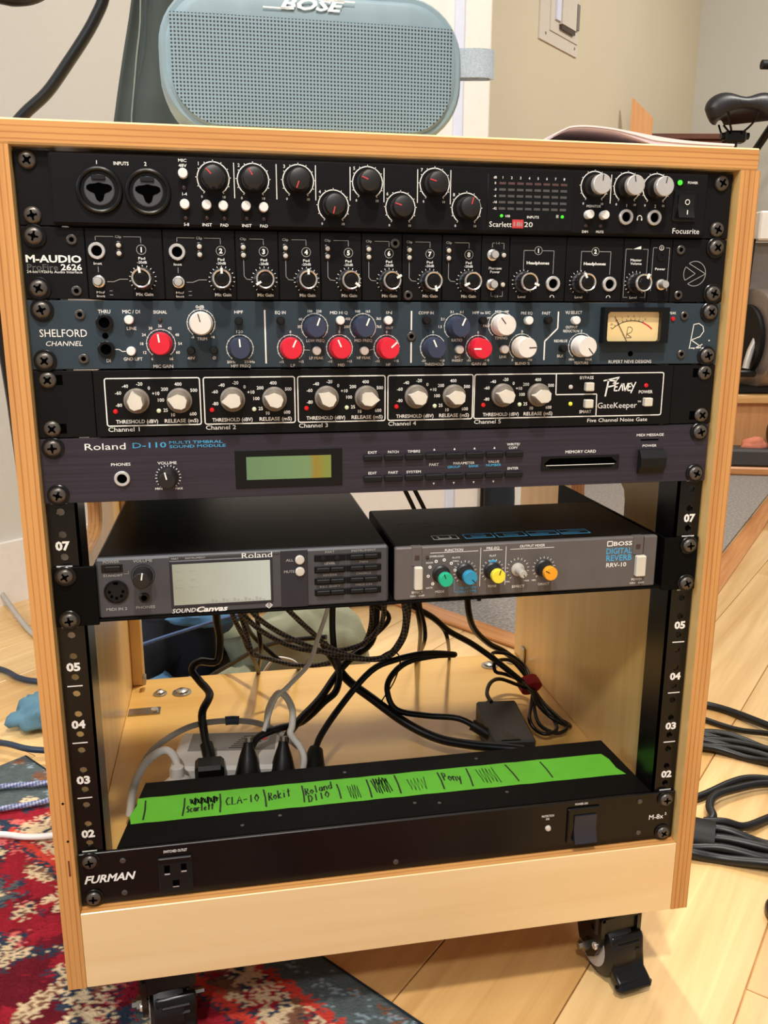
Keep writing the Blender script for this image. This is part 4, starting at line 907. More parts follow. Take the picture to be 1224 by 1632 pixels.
def unit_furman():
    U = Unit('power_conditioner', 'black power conditioner at the rack bottom with green labelled tape along its top', 'power strip', 0, -3)
    U.box('faceplate', -241.3, 241.3, -3, 0, .4, 43.9, 'black_gloss', .5)
    MB().add([(-.2135, 0, .001), (.2200, 0, .001), (.2157, .0885, .001), (-.1998, .0885, .001), (-.2135, 0, .0444), (.2200, 0, .0444), (.2157, .0885, .0444), (-.1998, .0885, .0444)],
             [(0, 1, 2, 3), (4, 5, 6, 7), (0, 1, 5, 4), (1, 2, 6, 5), (2, 3, 7, 6), (3, 0, 4, 7)]).build('chassis', 'black_steel', U.e)
    U.t('FURMAN', -238.2, 21.9, 6.2, 37.6, 'L', sh=.3, bold=.03)
    for x, z in ((-209.4, 35.4), (-209.8, 7.8), (.1, 7.1), (209, 37.7), (209.8, 8.2)): U.inst('pscrew_s', x, z)
    o = U.box('power_outlet', -184, -158.8, -4.6, -2.8, 3.3, 34.1, 'black_matte', .6, label='black three-pin mains outlet')
    U.box('outlet_lip', -183.4, -159.4, -5.4, -4.4, 30.8, 34.0, 'black_gloss', .3, par=o)
    for x, z, w, h in ((-177.6, 23.8, 2.0, 8), (-165.2, 24.4, 2.0, 7)):
        U.box('blade_slot', x - w, x + w, -4.75, -4.5, z - h / 2, z + h / 2, 'hole_black', 0, par=o); U.box('slot_contact', x - w, x + w, -4.85, -4.6, z - h / 2, z - h / 2 + 1.2, 'silver', 0, par=o)
    U.box('earth_slot', -174, -169, -4.75, -4.5, 9, 14.5, 'hole_black', .0, par=o); U.box('slot_contact', -174, -169.4, -4.85, -4.6, 8.6, 9.3, 'silver', 0, par=o)
    U.t('SWITCHED OUTLET', -170.8, 38.8, 2.2, 17.5)
    U.inst('led_big', 128.4, 22.1, label='clear protection light'); U.t('PROTECTION', 127.9, 33.4, 1.9, 10.6); U.t('OK', 127.9, 30.6, 1.9, 3.4)
    f = U.box('switch_frame', 144.8, 173.1, -5.2, -2.8, 5.8, 38.6, 'black_gloss', .8)
    MB().prism([(-.005, .0322), (-.0066, .0322), (-.0060, .020), (-.0098, .0082), (-.005, .0082)], .1502, .1696, plane='yz').build('power_rocker', 'canvas_dark', f)
    U.t('POWER ON', 156.8, 41.4, 1.9, 11); U.t('M-8x', 218.7, 21.4, 4.4, 13.2, 'L', bold=.01); U.t('2', 232.8, 23.4, 2.4, 1.8, 'L')
    U.screws('screw_w', -3)
    for x, y in ((.02, .018), (.04, .0145), (-.03, .075), (.1, .02), (-.09, .02), (.09, .077), (-.12, .012)):
        P_([(1.5, -.2), (1.5, .25)], 10).build('cover_screw', 'screw_black', U.e).matrix_local = Matrix.Translation((x, y, .0444)) @ Matrix.Rotation(-math.pi / 2, 4, 'X')
    # tape with torn ends and handwriting
    n = 40; vs = []; fs = []
    for i in range(n + 1):
        t = i / n; x0 = -.2062 + t * .4140; x1 = -.2040 + t * .4090
        z = .04452 + .00012 * math.sin(i * 1.7)
        e = .0006 * math.sin(i * 2.3)
        vs += [(x0 + (.004 if i == n else 0), .0290 + e * .3, z), (x0 - (.002 if i == 0 else 0), .040, z + .0001), (x1 + (.003 if i == n else 0), .0545, z + .0001), (x1, .0650 + e * .3, z)]
    for i in range(n):
        for k in range(3): a = 4 * i + k; fs.append((a, a + 1, a + 5, a + 4))
    tp = MB().add(vs, fs).build('label_tape', 'tape_green', U.e); tp['label'] = 'bright green masking tape with black handwriting'
    ink = MB()
    def stroke(pts, w=.0009): ink.ribbon([(x * .001, y * .001, .0449) for x, y in pts], w, (0, 0, 1))
    for a, b, c, d in ((-197.4, 60.7, -197.2, 32.6), (-165.9, 58.6, -166.8, 32.8), (-137.2, 59.8, -137.2, 32.7), (-101.3, 60, -100.2, 34), (-69, 59.9, -69, 34.8), (-39.6, 57.3, -38.7, 34.4), (-13.5, 59.8, -13.3, 31.5), (11.5, 62.3, 11.9, 33.5), (49.5, 60.1, 49.3, 33.3), (76.1, 62.1, 74.4, 33.3), (112.1, 62, 115.6, 34), (144.6, 61.1, 146.2, 34.1)): stroke([(a, b), ((a + c) / 2 + .5, (b + d) / 2), (c, d)], .0014)
    G = {'S': [[(.9, .85), (.5, 1), (.15, .75), (.8, .35), (.5, 0), (.05, .12)]], 'c': [[(.85, .5), (.4, .6), (.1, .3), (.4, 0), (.9, .1)]], 'a': [[(.8, .55), (.3, .6), (.1, .2), (.5, 0), (.8, .3)], [(.8, .6), (.85, 0)]], 'r': [[(.2, .6), (.25, 0)], [(.25, .4), (.6, .62), (.9, .5)]],
         'l': [[(.4, 1.05), (.5, 0)]], 'e': [[(.1, .3), (.85, .35), (.5, .62), (.12, .3), (.45, 0), (.9, .1)]], 't': [[(.5, 1), (.5, 0)], [(.1, .65), (.95, .7)]], 'C': [[(.9, .85), (.5, 1), (.1, .5), (.4, 0), (.95, .1)]], 'L': [[(.15, 1), (.15, 0), (.9, .02)]], 'A': [[(0, 0), (.5, 1), (.95, 0)], [(.2, .4), (.8, .4)]],
         '-': [[(.1, .45), (.9, .48)]], '1': [[(.5, 1), (.5, 0)]], '0': [[(.5, 1), (.1, .5), (.5, 0), (.9, .5), (.5, 1)]], 'R': [[(.15, 0), (.15, 1), (.8, .85), (.7, .55), (.15, .5)], [(.3, .5), (.95, 0)]], 'o': [[(.5, .6), (.1, .3), (.5, 0), (.9, .3), (.5, .6)]], 'k': [[(.15, 1.05), (.2, 0)], [(.85, .65), (.2, .3), (.9, 0)]], 'i': [[(.5, .6), (.5, 0)], [(.5, .85), (.55, .92)]],
         'n': [[(.1, .6), (.15, 0)], [(.15, .4), (.5, .62), (.8, .5), (.85, 0)]], 'd': [[(.8, .5), (.3, .55), (.1, .2), (.5, 0), (.8, .2)], [(.85, 1.05), (.85, 0)]], 'D': [[(.15, 1), (.15, 0), (.6, .05), (.9, .5), (.6, .95), (.1, 1)]], 'P': [[(.15, 0), (.15, 1), (.8, .9), (.8, .55), (.15, .45)]], 'y': [[(.1, .6), (.45, .1)], [(.9, .65), (.3, -.4)]]}
    def write(s, x, y, w, h, sl=0.0):
        cw = w / len(s)
        for i, ch in enumerate(s):
            for st_ in G.get(ch, []): stroke([(x + (i + .06 + .86 * a) * cw, y + h * b + sl * (i + a) * cw) for a, b in st_], .0013)
    def scribble(x0, y0, x1, y1, n_, w=.0008, sx=0.0):
        stroke([(x0 + (x1 - x0) * (i / n_) + sx * (i % 2), (y0 if i % 2 else y1) + 1.5 * math.sin(i * 2.1)) for i in range(n_ + 1)], w)
    scribble(-161, 48, -139, 56, 26, .0022); write('Scarlett', -164, 37, 22, 9, .05); write('CLA-10', -133, 42, 28, 11, .03); write('Rokit', -98, 42, 19, 12, .2); write('Roland', -67.5, 44.5, 24, 10.5, .28); write('D110', -66, 34, 19, 9.5, .25)
    scribble(-31, 33, -22, 53, 9, .0008); scribble(-10, 37, 4, 58, 13, .0013, 1.5); scribble(-8, 50, 3, 60, 8, .0018); scribble(21, 36, 36, 54, 10); write('Pony', 52, 46.5, 16, 12.5, -.25); scribble(84, 36, 100, 59, 11)
    ink.build('handwriting', 'marker', tp)['kind'] = 'stuff'
unit_furman()

# ------------------------------------------------------------------ the rolling cabinet
def by_axis(o, face_axis, face_mat, edge_mat):
    """veneer on the faces across face_axis, plies on the edges"""
    me = o.data; me.materials.clear(); me.materials.append(M[face_mat]); me.materials.append(M[edge_mat])
    for p in me.polygons: p.material_index = 0 if abs(p.normal[face_axis]) > .7 else 1
    return o
CAB = thing('equipment_cabinet', 'plywood rack cabinet on black casters standing half on the red rug', 'cabinet')
YF = -.0105; YB = .408; FZ = -.145
by_axis(MB().box(-.2570, .2562, YF, .42, .5350, .5497, .0012).build('top_panel', 'ply_face_h', CAB), 2, 'ply_face_h', 'ply_top_edge')
def side(x0, x1, edge):
    m = MB(); b = .0008
    m.box(x0, x1, YF, YB, -.0665, .215, 0); m.box(x0, x1, YF, YB, .300, .5349, 0)
    m.box(x0, x1, YF, .105, .215, .300, 0); m.box(x0, x1, .275, YB, .215, .300, 0)
    m.plate_hole((.105, .275, .215, .300), (.190, .257), lambda a: (abs(math.cos(a) / .062) ** 4 + abs(math.sin(a) / .029) ** 4) ** -.25, 40, x0, x1, 'yz', 0, 1)
    o = m.build('side_panel', 'ply_face_v', CAB)
    me = o.data; me.materials.clear(); me.materials.append(M['ply_face_v']); me.materials.append(M[edge])
    for p in me.polygons: p.material_index = 0 if abs(p.normal[0]) > .7 else 1
    return o
SL = side(-.2555, -.2420, 'ply_side_edge'); SR = side(.2425, .2575, 'ply_side_edge_right')
for x, z in ((-.2465, .092), (-.2455, .061)):
    P_([(.9, 0), (.9, .1)], 10).build('nail_hole', 'hole_black', SL).location = (x, YF - .0001, z)
MB().box(-.2468, -.2456, YF - .0002, YF, .032, .045).build('nail_hole', 'brown_wood', SL)
by_axis(MB().box(-.2418, .2423, .0078, .405, -.017, -.001, .0006).build('bottom_panel', 'ply_bottom', CAB), 2, 'ply_bottom', 'ply_kick_edge')
by_axis(MB().box(-.2418, .2423, YF, .0075, -.0665, -.0012, .0006).build('kick_board', 'ply_face_h', CAB), 1, 'ply_face_h', 'ply_kick_edge')
by_axis(MB().box(-.2419, -.2290, .388, .4075, -.0008, .5345, .0008).build('corner_stile', 'ply_face_v', CAB), 1, 'ply_face_v', 'ply_face_v')
# rack rails with their drilled holes, numbers and unit marks
def rail(sx):
    m = MB(); xi, xo = sx * .2215, sx * .2413
    x0, x1 = min(xi, xo), max(xi, xo)
    for u in range(12):
        for (a, b, hz) in ((0, .0142, .00635), (.0142, .0302, .022225), (.0302, .04445, .0381)):
            z = u * .04445
            m.plate_hole((x0, x1, z + a, z + b), (sx * .23255, z + hz), lambda t: .0027, 12, 0.0, .002, 'xz')
    m.box(sx * .2215, sx * .2233, 0, .03, 0, .5334); m.box(sx * .2405, sx * .2418, .002, .03, 0, .5334)
    r = m.build('rack_rail', 'black_gloss', CAB)
    mk = MB(); PRINTS.append((mk, 'rail_numbers', 'print_white', r))
    for u in (1, 2, 3, 4, 6):
        z = u * .04445
        text(mk, '%02d' % (u + 1), lambda a, b, z=z: (sx * .2330 + a, -.0002, z + .0146 + b), .0058, .0095, 'C', 0, .045)
    for u in (1, 2, 3, 4, 5, 6, 7):
        z = u * .04445
        mk.ribbon([(sx * .2330 - .0052, -.0002, z), (sx * .2330 + .0052, -.0002, z)], .0009)
    return r
rail(-1); rail(1)
def bolt(x, y, z, r=1.0):
    m = MB(); m.lathe((x, y, z), (0, 0, 1), [(.0088 * r, 0), (.0088 * r, .0012), (.0062 * r, .0016), (.0056 * r, .0036), (.0030 * r, .0052), (.0004, .0054)], 18)
    return m.build('carriage_bolt', 'zinc', CAB)
for x, y, r in ((-.2085, .361, .9), (-.1834, .360, 1.25), (.1966, .370, 1.2), (.2290, .376, .9)): bolt(x, y, -.001, r)
b = MB().box(-.2400, -.205, .309, .325, -.0012, .0006, .0003).build('corner_bracket', 'zinc', CAB)
MB().lathe((-.2115, .317, .0006), (0, 0, 1), [(.0042, 0), (.004, .0018), (.0005, .0022)], 12).build('bracket_screw', 'chrome', b)
b = MB().box(-.2290, -.2250, .372, .385, .006, .016, .001).build('corner_bracket', 'zinc', CAB)
b = MB().box(.2395, .2424, .365, .378, .0, .020, .001).build('corner_bracket', 'zinc', CAB)

def caster(x, y, yaw, src=None):
    c = bpy.data.objects.new('caster', None); COL.objects.link(c); c.parent = CAB; c.location = (x, y, -.0668); c.rotation_euler = (0, 0, yaw); c.empty_display_size = .02
    if src:
        for s in src.children:
            k = s.copy(); COL.objects.link(k); k.parent = c
        return c
    MB().box(-.030, .030, -.028, .030, -.003, 0, .001).build('mounting_plate', 'black_gloss', c)
    MB().lathe((0, 0, -.012), (0, 0, 1), [(.022, 0), (.026, .003), (.026, .007), (.022, .009)], 24).build('swivel_ring', 'black_gloss', c)
    f = MB()
    for sx in (-1, 1):
        out = [(-.024, -.010), (.020, -.010), (.016, -.030), (.006, -.054), (-.006, -.060), (-.016, -.052), (-.024, -.034)]
        f.prism(out, sx * .0165, sx * .0205, plane='yz')
    f.box(-.0205, .0205, -.024, .020, -.0135, -.009, .001)
    f.build('caster_fork', 'black_gloss', c)
    w = MB(); w.lathe((-.0145, -.003, -.0485), (1, 0, 0), [(.004, 0), (.021, 0), (.024, .0015), (.0285, .003), (.0295, .008), (.0295, .021), (.0285, .026), (.024, .0275), (.021, .029), (.004, .029)], 32)
    w.build('caster_wheel', 'black_rubber', c)
    h = MB(); h.lathe((-.0152, -.003, -.0485), (1, 0, 0), [(.0205, 0), (.0205, .0005), (.003, .0006)], 28); h.build('wheel_disc', 'cable_grey', c)
    n = MB(); n.lathe((-.029, -.003, -.0485), (1, 0, 0), [(.0032, 0), (.0036, .002), (.0036, .0035), (.006, .0036), (.006, .0085), (.0025, .0086), (.0025, .058)], 6); n.build('axle_nut', 'zinc', c)
    for yy, zz in ((-.014, -.022), (-.017, -.040)):
        q = MB(); q.lathe((-.0225, yy, zz), (1, 0, 0), [(.0028, 0), (.0034, .0008), (.0034, .002)], 12); q.build('fork_rivet', 'chrome', c)
    ho = MB().box(-.0225, .0225, -.0215, .016, -.031, -.0045, .004).build('caster_housing', 'black_gloss', c)
    out = [(-.0205, -.029), (-.0255, -.0285), (-.0285, -.033), (-.0300, -.046), (-.0325, -.0590), (-.0415, -.0640), (-.0425, -.0715), (-.0370, -.0735), (-.0290, -.0690), (-.0240, -.056), (-.0225, -.040), (-.0205, -.034)]
    pd = MB(); pd.prism(out, -.0105, .0215, plane='yz'); po = pd.build('brake_pedal', 'black_gloss', c, ang=.9)
    bv = po.modifiers.new('soft_edges', 'BEVEL'); bv.width = .0022; bv.segments = 3; bv.limit_method = 'ANGLE'; bv.angle_limit = .9
    lp = MB().box(-.0125, .0235, -.0450, -.034, -.0735, -.0640, .0038).build('pedal_lip', 'black_gloss', c)
    for k in (0, 1):
        g = MB(); g.box(-.006, .017, -.0305 - .0006 * k, -.0270 - .0006 * k, -.0368 - k * .0065, -.0342 - k * .0065, .0010); g.build('pedal_rib', 'black_gloss', c)
    return c
cs = caster(.200, .0245, .15)
caster(-.186, .026, .10, cs); caster(.19, .345, .6, cs); caster(-.19, .345, -.5, cs)

# ------------------------------------------------------------------ cables behind and below the shelf (measured in the scene, metres)
PATH = {
'cord_a': [(-0.146,0.125,0.023),(-0.147,0.135,0.032),(-0.152,0.160,0.051),(-0.153,0.170,0.066),(-0.146,0.190,0.074),(-0.156,0.210,0.080),(-0.163,0.220,0.088),(-0.156,0.230,0.092),(-0.139,0.240,0.087),(-0.135,0.240,0.110),(-0.137,0.230,0.137),(-0.136,0.220,0.164)],
'cord_adapter': [(-0.051,0.120,0.031),(-0.046,0.140,0.042),(-0.020,0.170,0.061),(0.013,0.190,0.086),(0.041,0.200,0.092),(0.075,0.210,0.092),(0.108,0.220,0.084),(0.086,0.225,0.082),(0.056,0.220,0.079),(0.037,0.210,0.068),(0.032,0.200,0.056),(0.040,0.190,0.041),(0.069,0.180,0.037),(0.100,0.170,0.036),(0.121,0.160,0.026)],
'cord_thick': [(-0.028,0.250,0.095),(-0.019,0.240,0.080),(-0.007,0.220,0.065),(0.017,0.200,0.050),(0.047,0.180,0.031),(0.075,0.160,0.022),(0.103,0.140,0.023),(0.129,0.120,0.028),(0.148,0.110,0.029)],
'cord_b': [(-0.080,0.125,0.037),(-0.077,0.140,0.045),(-0.064,0.160,0.052),(-0.039,0.190,0.060),(-0.018,0.220,0.071),(-0.003,0.230,0.082),(0.023,0.250,0.091),(0.031,0.260,0.115),(0.030,0.260,0.140)],
'cord_c': [(-0.111,0.125,0.041),(-0.104,0.140,0.049),(-0.085,0.150,0.052),(-0.059,0.170,0.047),(-0.035,0.190,0.056),(-0.021,0.200,0.063),(-0.015,0.220,0.075),(-0.017,0.240,0.087),(-0.018,0.250,0.112),(-0.017,0.250,0.150)],
'cord_d': [(0.126,0.240,0.145),(0.131,0.250,0.120),(0.144,0.270,0.091),(0.168,0.290,0.064),(0.192,0.300,0.047),(0.208,0.290,0.034),(0.213,0.270,0.023),(0.210,0.250,0.018)],
'cord_e': [(0.050,0.220,0.149),(0.066,0.230,0.136),(0.089,0.240,0.119),(0.109,0.250,0.099),(0.137,0.260,0.079),(0.157,0.260,0.064),(0.171,0.250,0.054),(0.192,0.245,0.036),(0.206,0.240,0.023)],
'bundle1': [(0.132,0.165,0.054),(0.132,0.180,0.056),(0.142,0.200,0.058),(0.159,0.220,0.052),(0.180,0.230,0.040),(0.204,0.235,0.026),(0.206,0.225,0.018),(0.217,0.210,0.009),(0.231,0.200,0.003),(0.228,0.190,0.005),(0.209,0.190,0.016),(0.199,0.210,0.024),(0.198,0.225,0.031),(0.190,0.250,0.037),(0.178,0.270,0.046),(0.170,0.280,0.053),(0.177,0.290,0.052),(0.196,0.290,0.047),(0.211,0.280,0.034),(0.209,0.250,0.024)],
'bundle2': [(0.206,0.240,0.026),(0.194,0.215,0.020),(0.183,0.190,0.018),(0.186,0.180,0.011),(0.193,0.170,0.010),(0.207,0.175,0.010),(0.212,0.190,0.012),(0.210,0.220,0.016),(0.207,0.240,0.023),(0.196,0.255,0.031),(0.179,0.260,0.038),(0.164,0.250,0.047),(0.167,0.260,0.054),(0.191,0.275,0.047),(0.207,0.265,0.029),(0.210,0.245,0.021),(0.213,0.220,0.016),(0.220,0.190,0.012),(0.221,0.180,0.008),(0.207,0.175,0.007),(0.195,0.190,0.010),(0.198,0.215,0.016),(0.207,0.240,0.022)],
'white_a': [(-0.029,0.200,0.164),(-0.029,0.200,0.150),(-0.039,0.190,0.127),(-0.047,0.180,0.109),(-0.054,0.170,0.103),(-0.073,0.155,0.092),(-0.085,0.150,0.083),(-0.093,0.140,0.068),(-0.097,0.135,0.059)],
'white_b': [(-0.094,0.150,0.051),(-0.091,0.155,0.071),(-0.082,0.155,0.086),(-0.075,0.150,0.085),(-0.070,0.140,0.076),(-0.071,0.130,0.065),(-0.073,0.125,0.059),(-0.065,0.120,0.048),(-0.062,0.115,0.038),(-0.065,0.110,0.025)],
'white_c': [(-0.096,0.430,-0.038),(-0.085,0.430,-0.014),(-0.071,0.430,0.003),(-0.057,0.430,0.003),(-0.043,0.430,-0.005),(-0.029,0.430,-0.030)],
'white_d': [(-0.214,0.098,0.015),(-0.211,0.105,0.033),(-0.202,0.130,0.046),(-0.188,0.150,0.050),(-0.166,0.165,0.054),(-0.143,0.170,0.055),(-0.114,0.170,0.053),(-0.094,0.165,0.049),(-0.079,0.150,0.046),(-0.066,0.130,0.043)],
'white_e': [(-0.216,0.097,0.010),(-0.212,0.102,0.032),(-0.205,0.115,0.044),(-0.195,0.125,0.050),(-0.185,0.130,0.051),(-0.178,0.125,0.047),(-0.175,0.120,0.039),(-0.175,0.115,0.034)],
'blue': [(-0.250,0.500,0.004),(-0.213,0.500,0.015),(-0.180,0.500,0.024),(-0.146,0.500,0.033),(-0.114,0.500,0.040)],
'br1': [(-0.118,0.220,0.163),(-0.110,0.220,0.143),(-0.091,0.230,0.119),(-0.059,0.240,0.096),(-0.023,0.240,0.089),(0.011,0.240,0.094),(0.029,0.230,0.116),(0.032,0.220,0.140),(0.029,0.210,0.161)],
'br2': [(-0.109,0.210,0.166),(-0.100,0.210,0.146),(-0.076,0.220,0.122),(-0.041,0.220,0.102),(-0.006,0.220,0.089),(0.029,0.210,0.091),(0.045,0.200,0.113),(0.050,0.200,0.136),(0.046,0.200,0.163)],
'br3': [(-0.079,0.190,0.171),(-0.068,0.190,0.156),(-0.046,0.200,0.129),(-0.024,0.200,0.108),(0.008,0.200,0.095),(0.033,0.200,0.096),(0.050,0.210,0.109),(0.055,0.210,0.132),(0.056,0.210,0.159)],
'br4': [(-0.127,0.240,0.157),(-0.120,0.250,0.129),(-0.111,0.260,0.104),(-0.103,0.270,0.081),(-0.083,0.280,0.068),(-0.056,0.280,0.059),(-0.023,0.270,0.062),(0.011,0.260,0.080),(0.023,0.250,0.109),(0.022,0.240,0.151)],
'br5': [(-0.119,0.260,0.149),(-0.112,0.270,0.121),(-0.106,0.270,0.096),(-0.102,0.270,0.077),(-0.094,0.380,0.014),(-0.090,0.440,-0.034)],
'pl1': [(0.066,0.210,0.158),(0.068,0.210,0.141),(0.075,0.220,0.117),(0.077,0.230,0.095),(0.104,0.380,0.011),(0.115,0.440,-0.031)],
'pl2': [(0.066,0.230,0.152),(0.069,0.230,0.134),(0.080,0.260,0.097),(0.107,0.380,0.020),(0.120,0.440,-0.030)],
'pl3': [(0.089,0.240,0.119),(0.104,0.250,0.100),(0.111,0.260,0.084),(0.146,0.380,0.015),(0.164,0.440,-0.033)],
'pl4': [(0.004,0.240,0.149),(0.028,0.240,0.137),(0.042,0.245,0.120),(0.029,0.250,0.101),(0.014,0.260,0.084),(0.004,0.260,0.070)],
'pl5': [(-0.098,0.280,0.141),(-0.094,0.290,0.101),(-0.092,0.300,0.068),(-0.092,0.400,0.005),(-0.095,0.440,-0.034)],
'pl6': [(-0.169,0.440,-0.035),(-0.152,0.430,-0.014),(-0.123,0.400,0.015),(-0.087,0.360,0.050),(-0.052,0.320,0.072),(-0.019,0.300,0.081)],
'pl7': [(-0.112,0.270,0.128),(-0.102,0.300,0.091),(-0.085,0.310,0.067),(-0.067,0.320,0.046),(-0.043,0.400,0.002),(-0.028,0.440,-0.035)],
'tiewire': [(0.024,0.190,0.102),(0.031,0.185,0.108),(0.038,0.185,0.106),(0.042,0.185,0.096),(0.037,0.190,0.073),(0.027,0.190,0.057),(0.024,0.195,0.048)],
'midgap1': [(0.072,0.330,0.248),(0.083,0.330,0.226),(0.090,0.330,0.211)],
'midgap2': [(0.083,0.330,0.248),(0.093,0.330,0.229),(0.103,0.330,0.209)],
}
def cable(key, r, m, name, label, group=None, n=8, sub=5, rf=None, cat='cable'):
    o = MB().tube(PATH[key], r, n, sub, rf=rf).build(name, m, None, 1.2)
    return tag(o, label, cat, group)
def plug(path_pts, prof, m, parent, name='plug', n=14, sx=1.0):
    a = Vector(path_pts[0]); b = Vector(path_pts[1])
    return MB().lathe(a, b - a, prof, n, sx=sx).build(name, m, parent, .9)
c = cable('cord_a', .0040, 'cable_black', 'power_cable', 'black power cord with an S bend, plugged in left of the two cone-shaped plugs')
MB().box(-.160, -.134, .112, .134, .012, .040, .003).build('plug', 'black_rubber', c); MB().tube([(-.147, .13, .030), (-.1475, .138, .037), (-.15, .148, .044)], .0060, 12, 2).build('strain_relief', 'black_rubber', c)
c = cable('cord_adapter', .0032, 'cable_black', 'power_cable', 'black power cord looping across the cabinet floor to the rectangular adapter')
MB().tube([(-.052, .105, .018), (-.051, .125, .033), (-.049, .132, .038)], .0100, 14, 3, rf=lambda t: 1 - .35 * t).build('plug', 'black_rubber', c)
MB().tube([(.112, .165, .031), (.118, .162, .028), (.128, .157, .022)], .0058, 12, 3).build('connector', 'black_rubber', c)
cable('cord_thick', .0046, 'cable_black', 'power_cable', 'thickest black cord, running diagonally down behind the taped power conditioner')
c = cable('cord_b', .0038, 'cable_black', 'power_cable', 'black cord leaving the right one of the two cone-shaped plugs')
MB().lathe((-.082, .118, .012), (.02, .1, .32), [(.0125, 0), (.0125, .010), (.0085, .026), (.0050, .036), (.0042, .040)], 14).build('plug', 'black_rubber', c)
MB().lathe((-.0795, .131, .0498), (.02, .1, .32), [(.0036, 0), (.0036, .004)], 10).build('plug_collar', 'zinc', c)
c = cable('cord_c', .0036, 'cable_black', 'power_cable', 'black cord leaving the left one of the two cone-shaped plugs')
MB().lathe((-.113, .118, .014), (.01, .1, .32), [(.0125, 0), (.0125, .010), (.0085, .026), (.0050, .036), (.0042, .040)], 14).build('plug', 'black_rubber', c)
MB().lathe((-.111, .131, .052), (.01, .1, .32), [(.0036, 0), (.0036, .004)], 10).build('plug_collar', 'zinc', c)
cable('cord_d', .0036, 'cable_black', 'signal_cable', 'black cable hanging down in front of the grey carpet to the tied bundle')
cable('cord_e', .0034, 'cable_black', 'signal_cable', 'black cable sloping from below the reverb towards the tied bundle')
t = thing('adapter_cable_bundle', 'coiled thin black adapter cable tied with a red strap beside the adapter', 'cable')
MB().tube(PATH['bundle1'], .0021, 8, 4).build('coil', 'cable_black', t, 1.2); MB().tube(PATH['bundle2'], .0021, 8, 4).build('coil', 'cable_black', t, 1.2)
v = MB(); ax = Vector((.02, -.09, -.045)).normalized(); v.lathe(Vector((.2035, .248, .0295)) - ax * .006, ax, [(.0080, 0), (.0104, .0004), (.0108, .006), (.0104, .0125), (.0080, .013)], 20, sx=1.25); v.build('strap', 'velcro_red', t, .9)['label'] = 'red hook-and-loop strap'
t = thing('power_adapter', 'black rectangular power adapter lying behind the right end of the conditioner', 'adapter', (.1495, .175, -.001)); t.rotation_euler = (0, 0, -.10)
MB().box(-.0215, .0215, -.048, .040, .0005, .031, .002).build('body', 'adapter_black', t)
MB().tube([(-.005, .038, .022), (-.005, .043, .024), (-.005, .047, .026)], .0040, 10, 2).build('strain_relief', 'adapter_black', t)
MB().prism([(-.004, -.030), (.006, -.047), (-.013, -.047)], .0308, .0318, plane='xy').build('moulded_mark', 'black_gloss', t)
cable('white_a', .0022, 'cable_white', 'white_cable', 'long thin white cable falling from below the braided cables to the plugs')
cable('white_b', .0032, 'cable_white', 'white_cable', 'short white cable bent over beside the right cone-shaped plug')
cable('white_c', .0018, 'cable_white', 'white_cable', 'thin white cable arched over the rear edge of the cabinet floor')
c = cable('white_d', .0028, 'cable_grey', 'white_cable', 'greyish white cable curving in a wide arc over the white power brick')
MB().tube([(-.132, .1705, .0546), (-.126, .171, .0545), (-.119, .1708, .0538)], .0042, 10, 2).build('cable_marker', 'cable_navy', c)['label'] = 'dark blue marker sleeve'
c = cable('white_e', .0036, 'cable_white', 'white_cable', 'thick white cord making a tight bend into its white plug at left')
MB().lathe((-.1750, .114, .006), (0, .02, 1), [(.014, 0), (.014, .020), (.0085, .025), (.0060, .027), (.0058, .036), (.0042, .037)], 16).build('plug', 'plastic_white', c)
t = thing('power_brick', 'white power brick with a printed label and a red dot, behind the conditioner', 'adapter', (-.128, .158, -.001)); t.rotation_euler = (0, 0, -.13)
MB().box(-.052, .048, -.034, .034, .0005, .033, .003).build('body', 'plastic_white', t)
MB().box(-.040, .042, -.004, .030, .0329, .0333).build('printed_label', 'label_grey', t)
pl = MB()
for k in range(7): pl.box(-.002 + .002 * k, .022 + .002 * k - (k % 3) * .003, .000 + .0036 * k, .0012 + .0036 * k, .0333, .0335)
pl.build('label_text', 'print_black', t)
MB().lathe((.030, .018, .0333), (0, 0, 1), [(.0035, 0), (.0035, .0003)], 16).build('label_dot', 'led_red', t)
cable('blue', .0024, 'cable_blue', 'network_cable', 'thin blue cable crossing the dark gap behind the cabinet floor')
BR = ('braided cable drooping from the left bundle in the highest arc under the shelf', 'braided cable drooping lowest from the left bundle to below the reverb', 'braided cable that starts under the middle of the sound module and crosses to the right', 'braided cable hanging furthest back along the rear edge of the cabinet floor', 'short braided cable hanging almost straight down in the left bundle')
for i in range(1, 6): cable('br%d' % i, .0027, 'braid', 'braided_cable', BR[i - 1], 'braided cables below the shelf', n=10)
PB = ('thin black cable hanging straight down below the green reverb knob', 'thin black cable hanging beside the one below the green reverb knob', 'thin black cable hooking down at the right of the hanging pair', 'thin black cable forming a small hook at the right of the braided cables', 'thin black cable hanging inside the left bundle behind the braided ones', 'black cable slanting up across the pale olive bag', 'thin black cable falling from the left bundle to the rear edge')
for i in range(1, 8): cable('pl%d' % i, (.0022, .0026, .0022, .0026, .0026, .003, .0026)[i - 1], 'cable_black', 'signal_cable', PB[i - 1], 'thin black cables below the shelf')
cable('tiewire', .0007, 'cable_black', 'wire_tie', 'thin black twist tie around the adapter power cord', cat='wire tie')
cable('midgap1', .0026, 'cable_black', 'signal_cable', 'black cable seen between the rack units against white, left one of the pair')
cable('midgap2', .0026, 'cable_black', 'signal_cable', 'black cable seen between the rack units against white, right one of the pair')

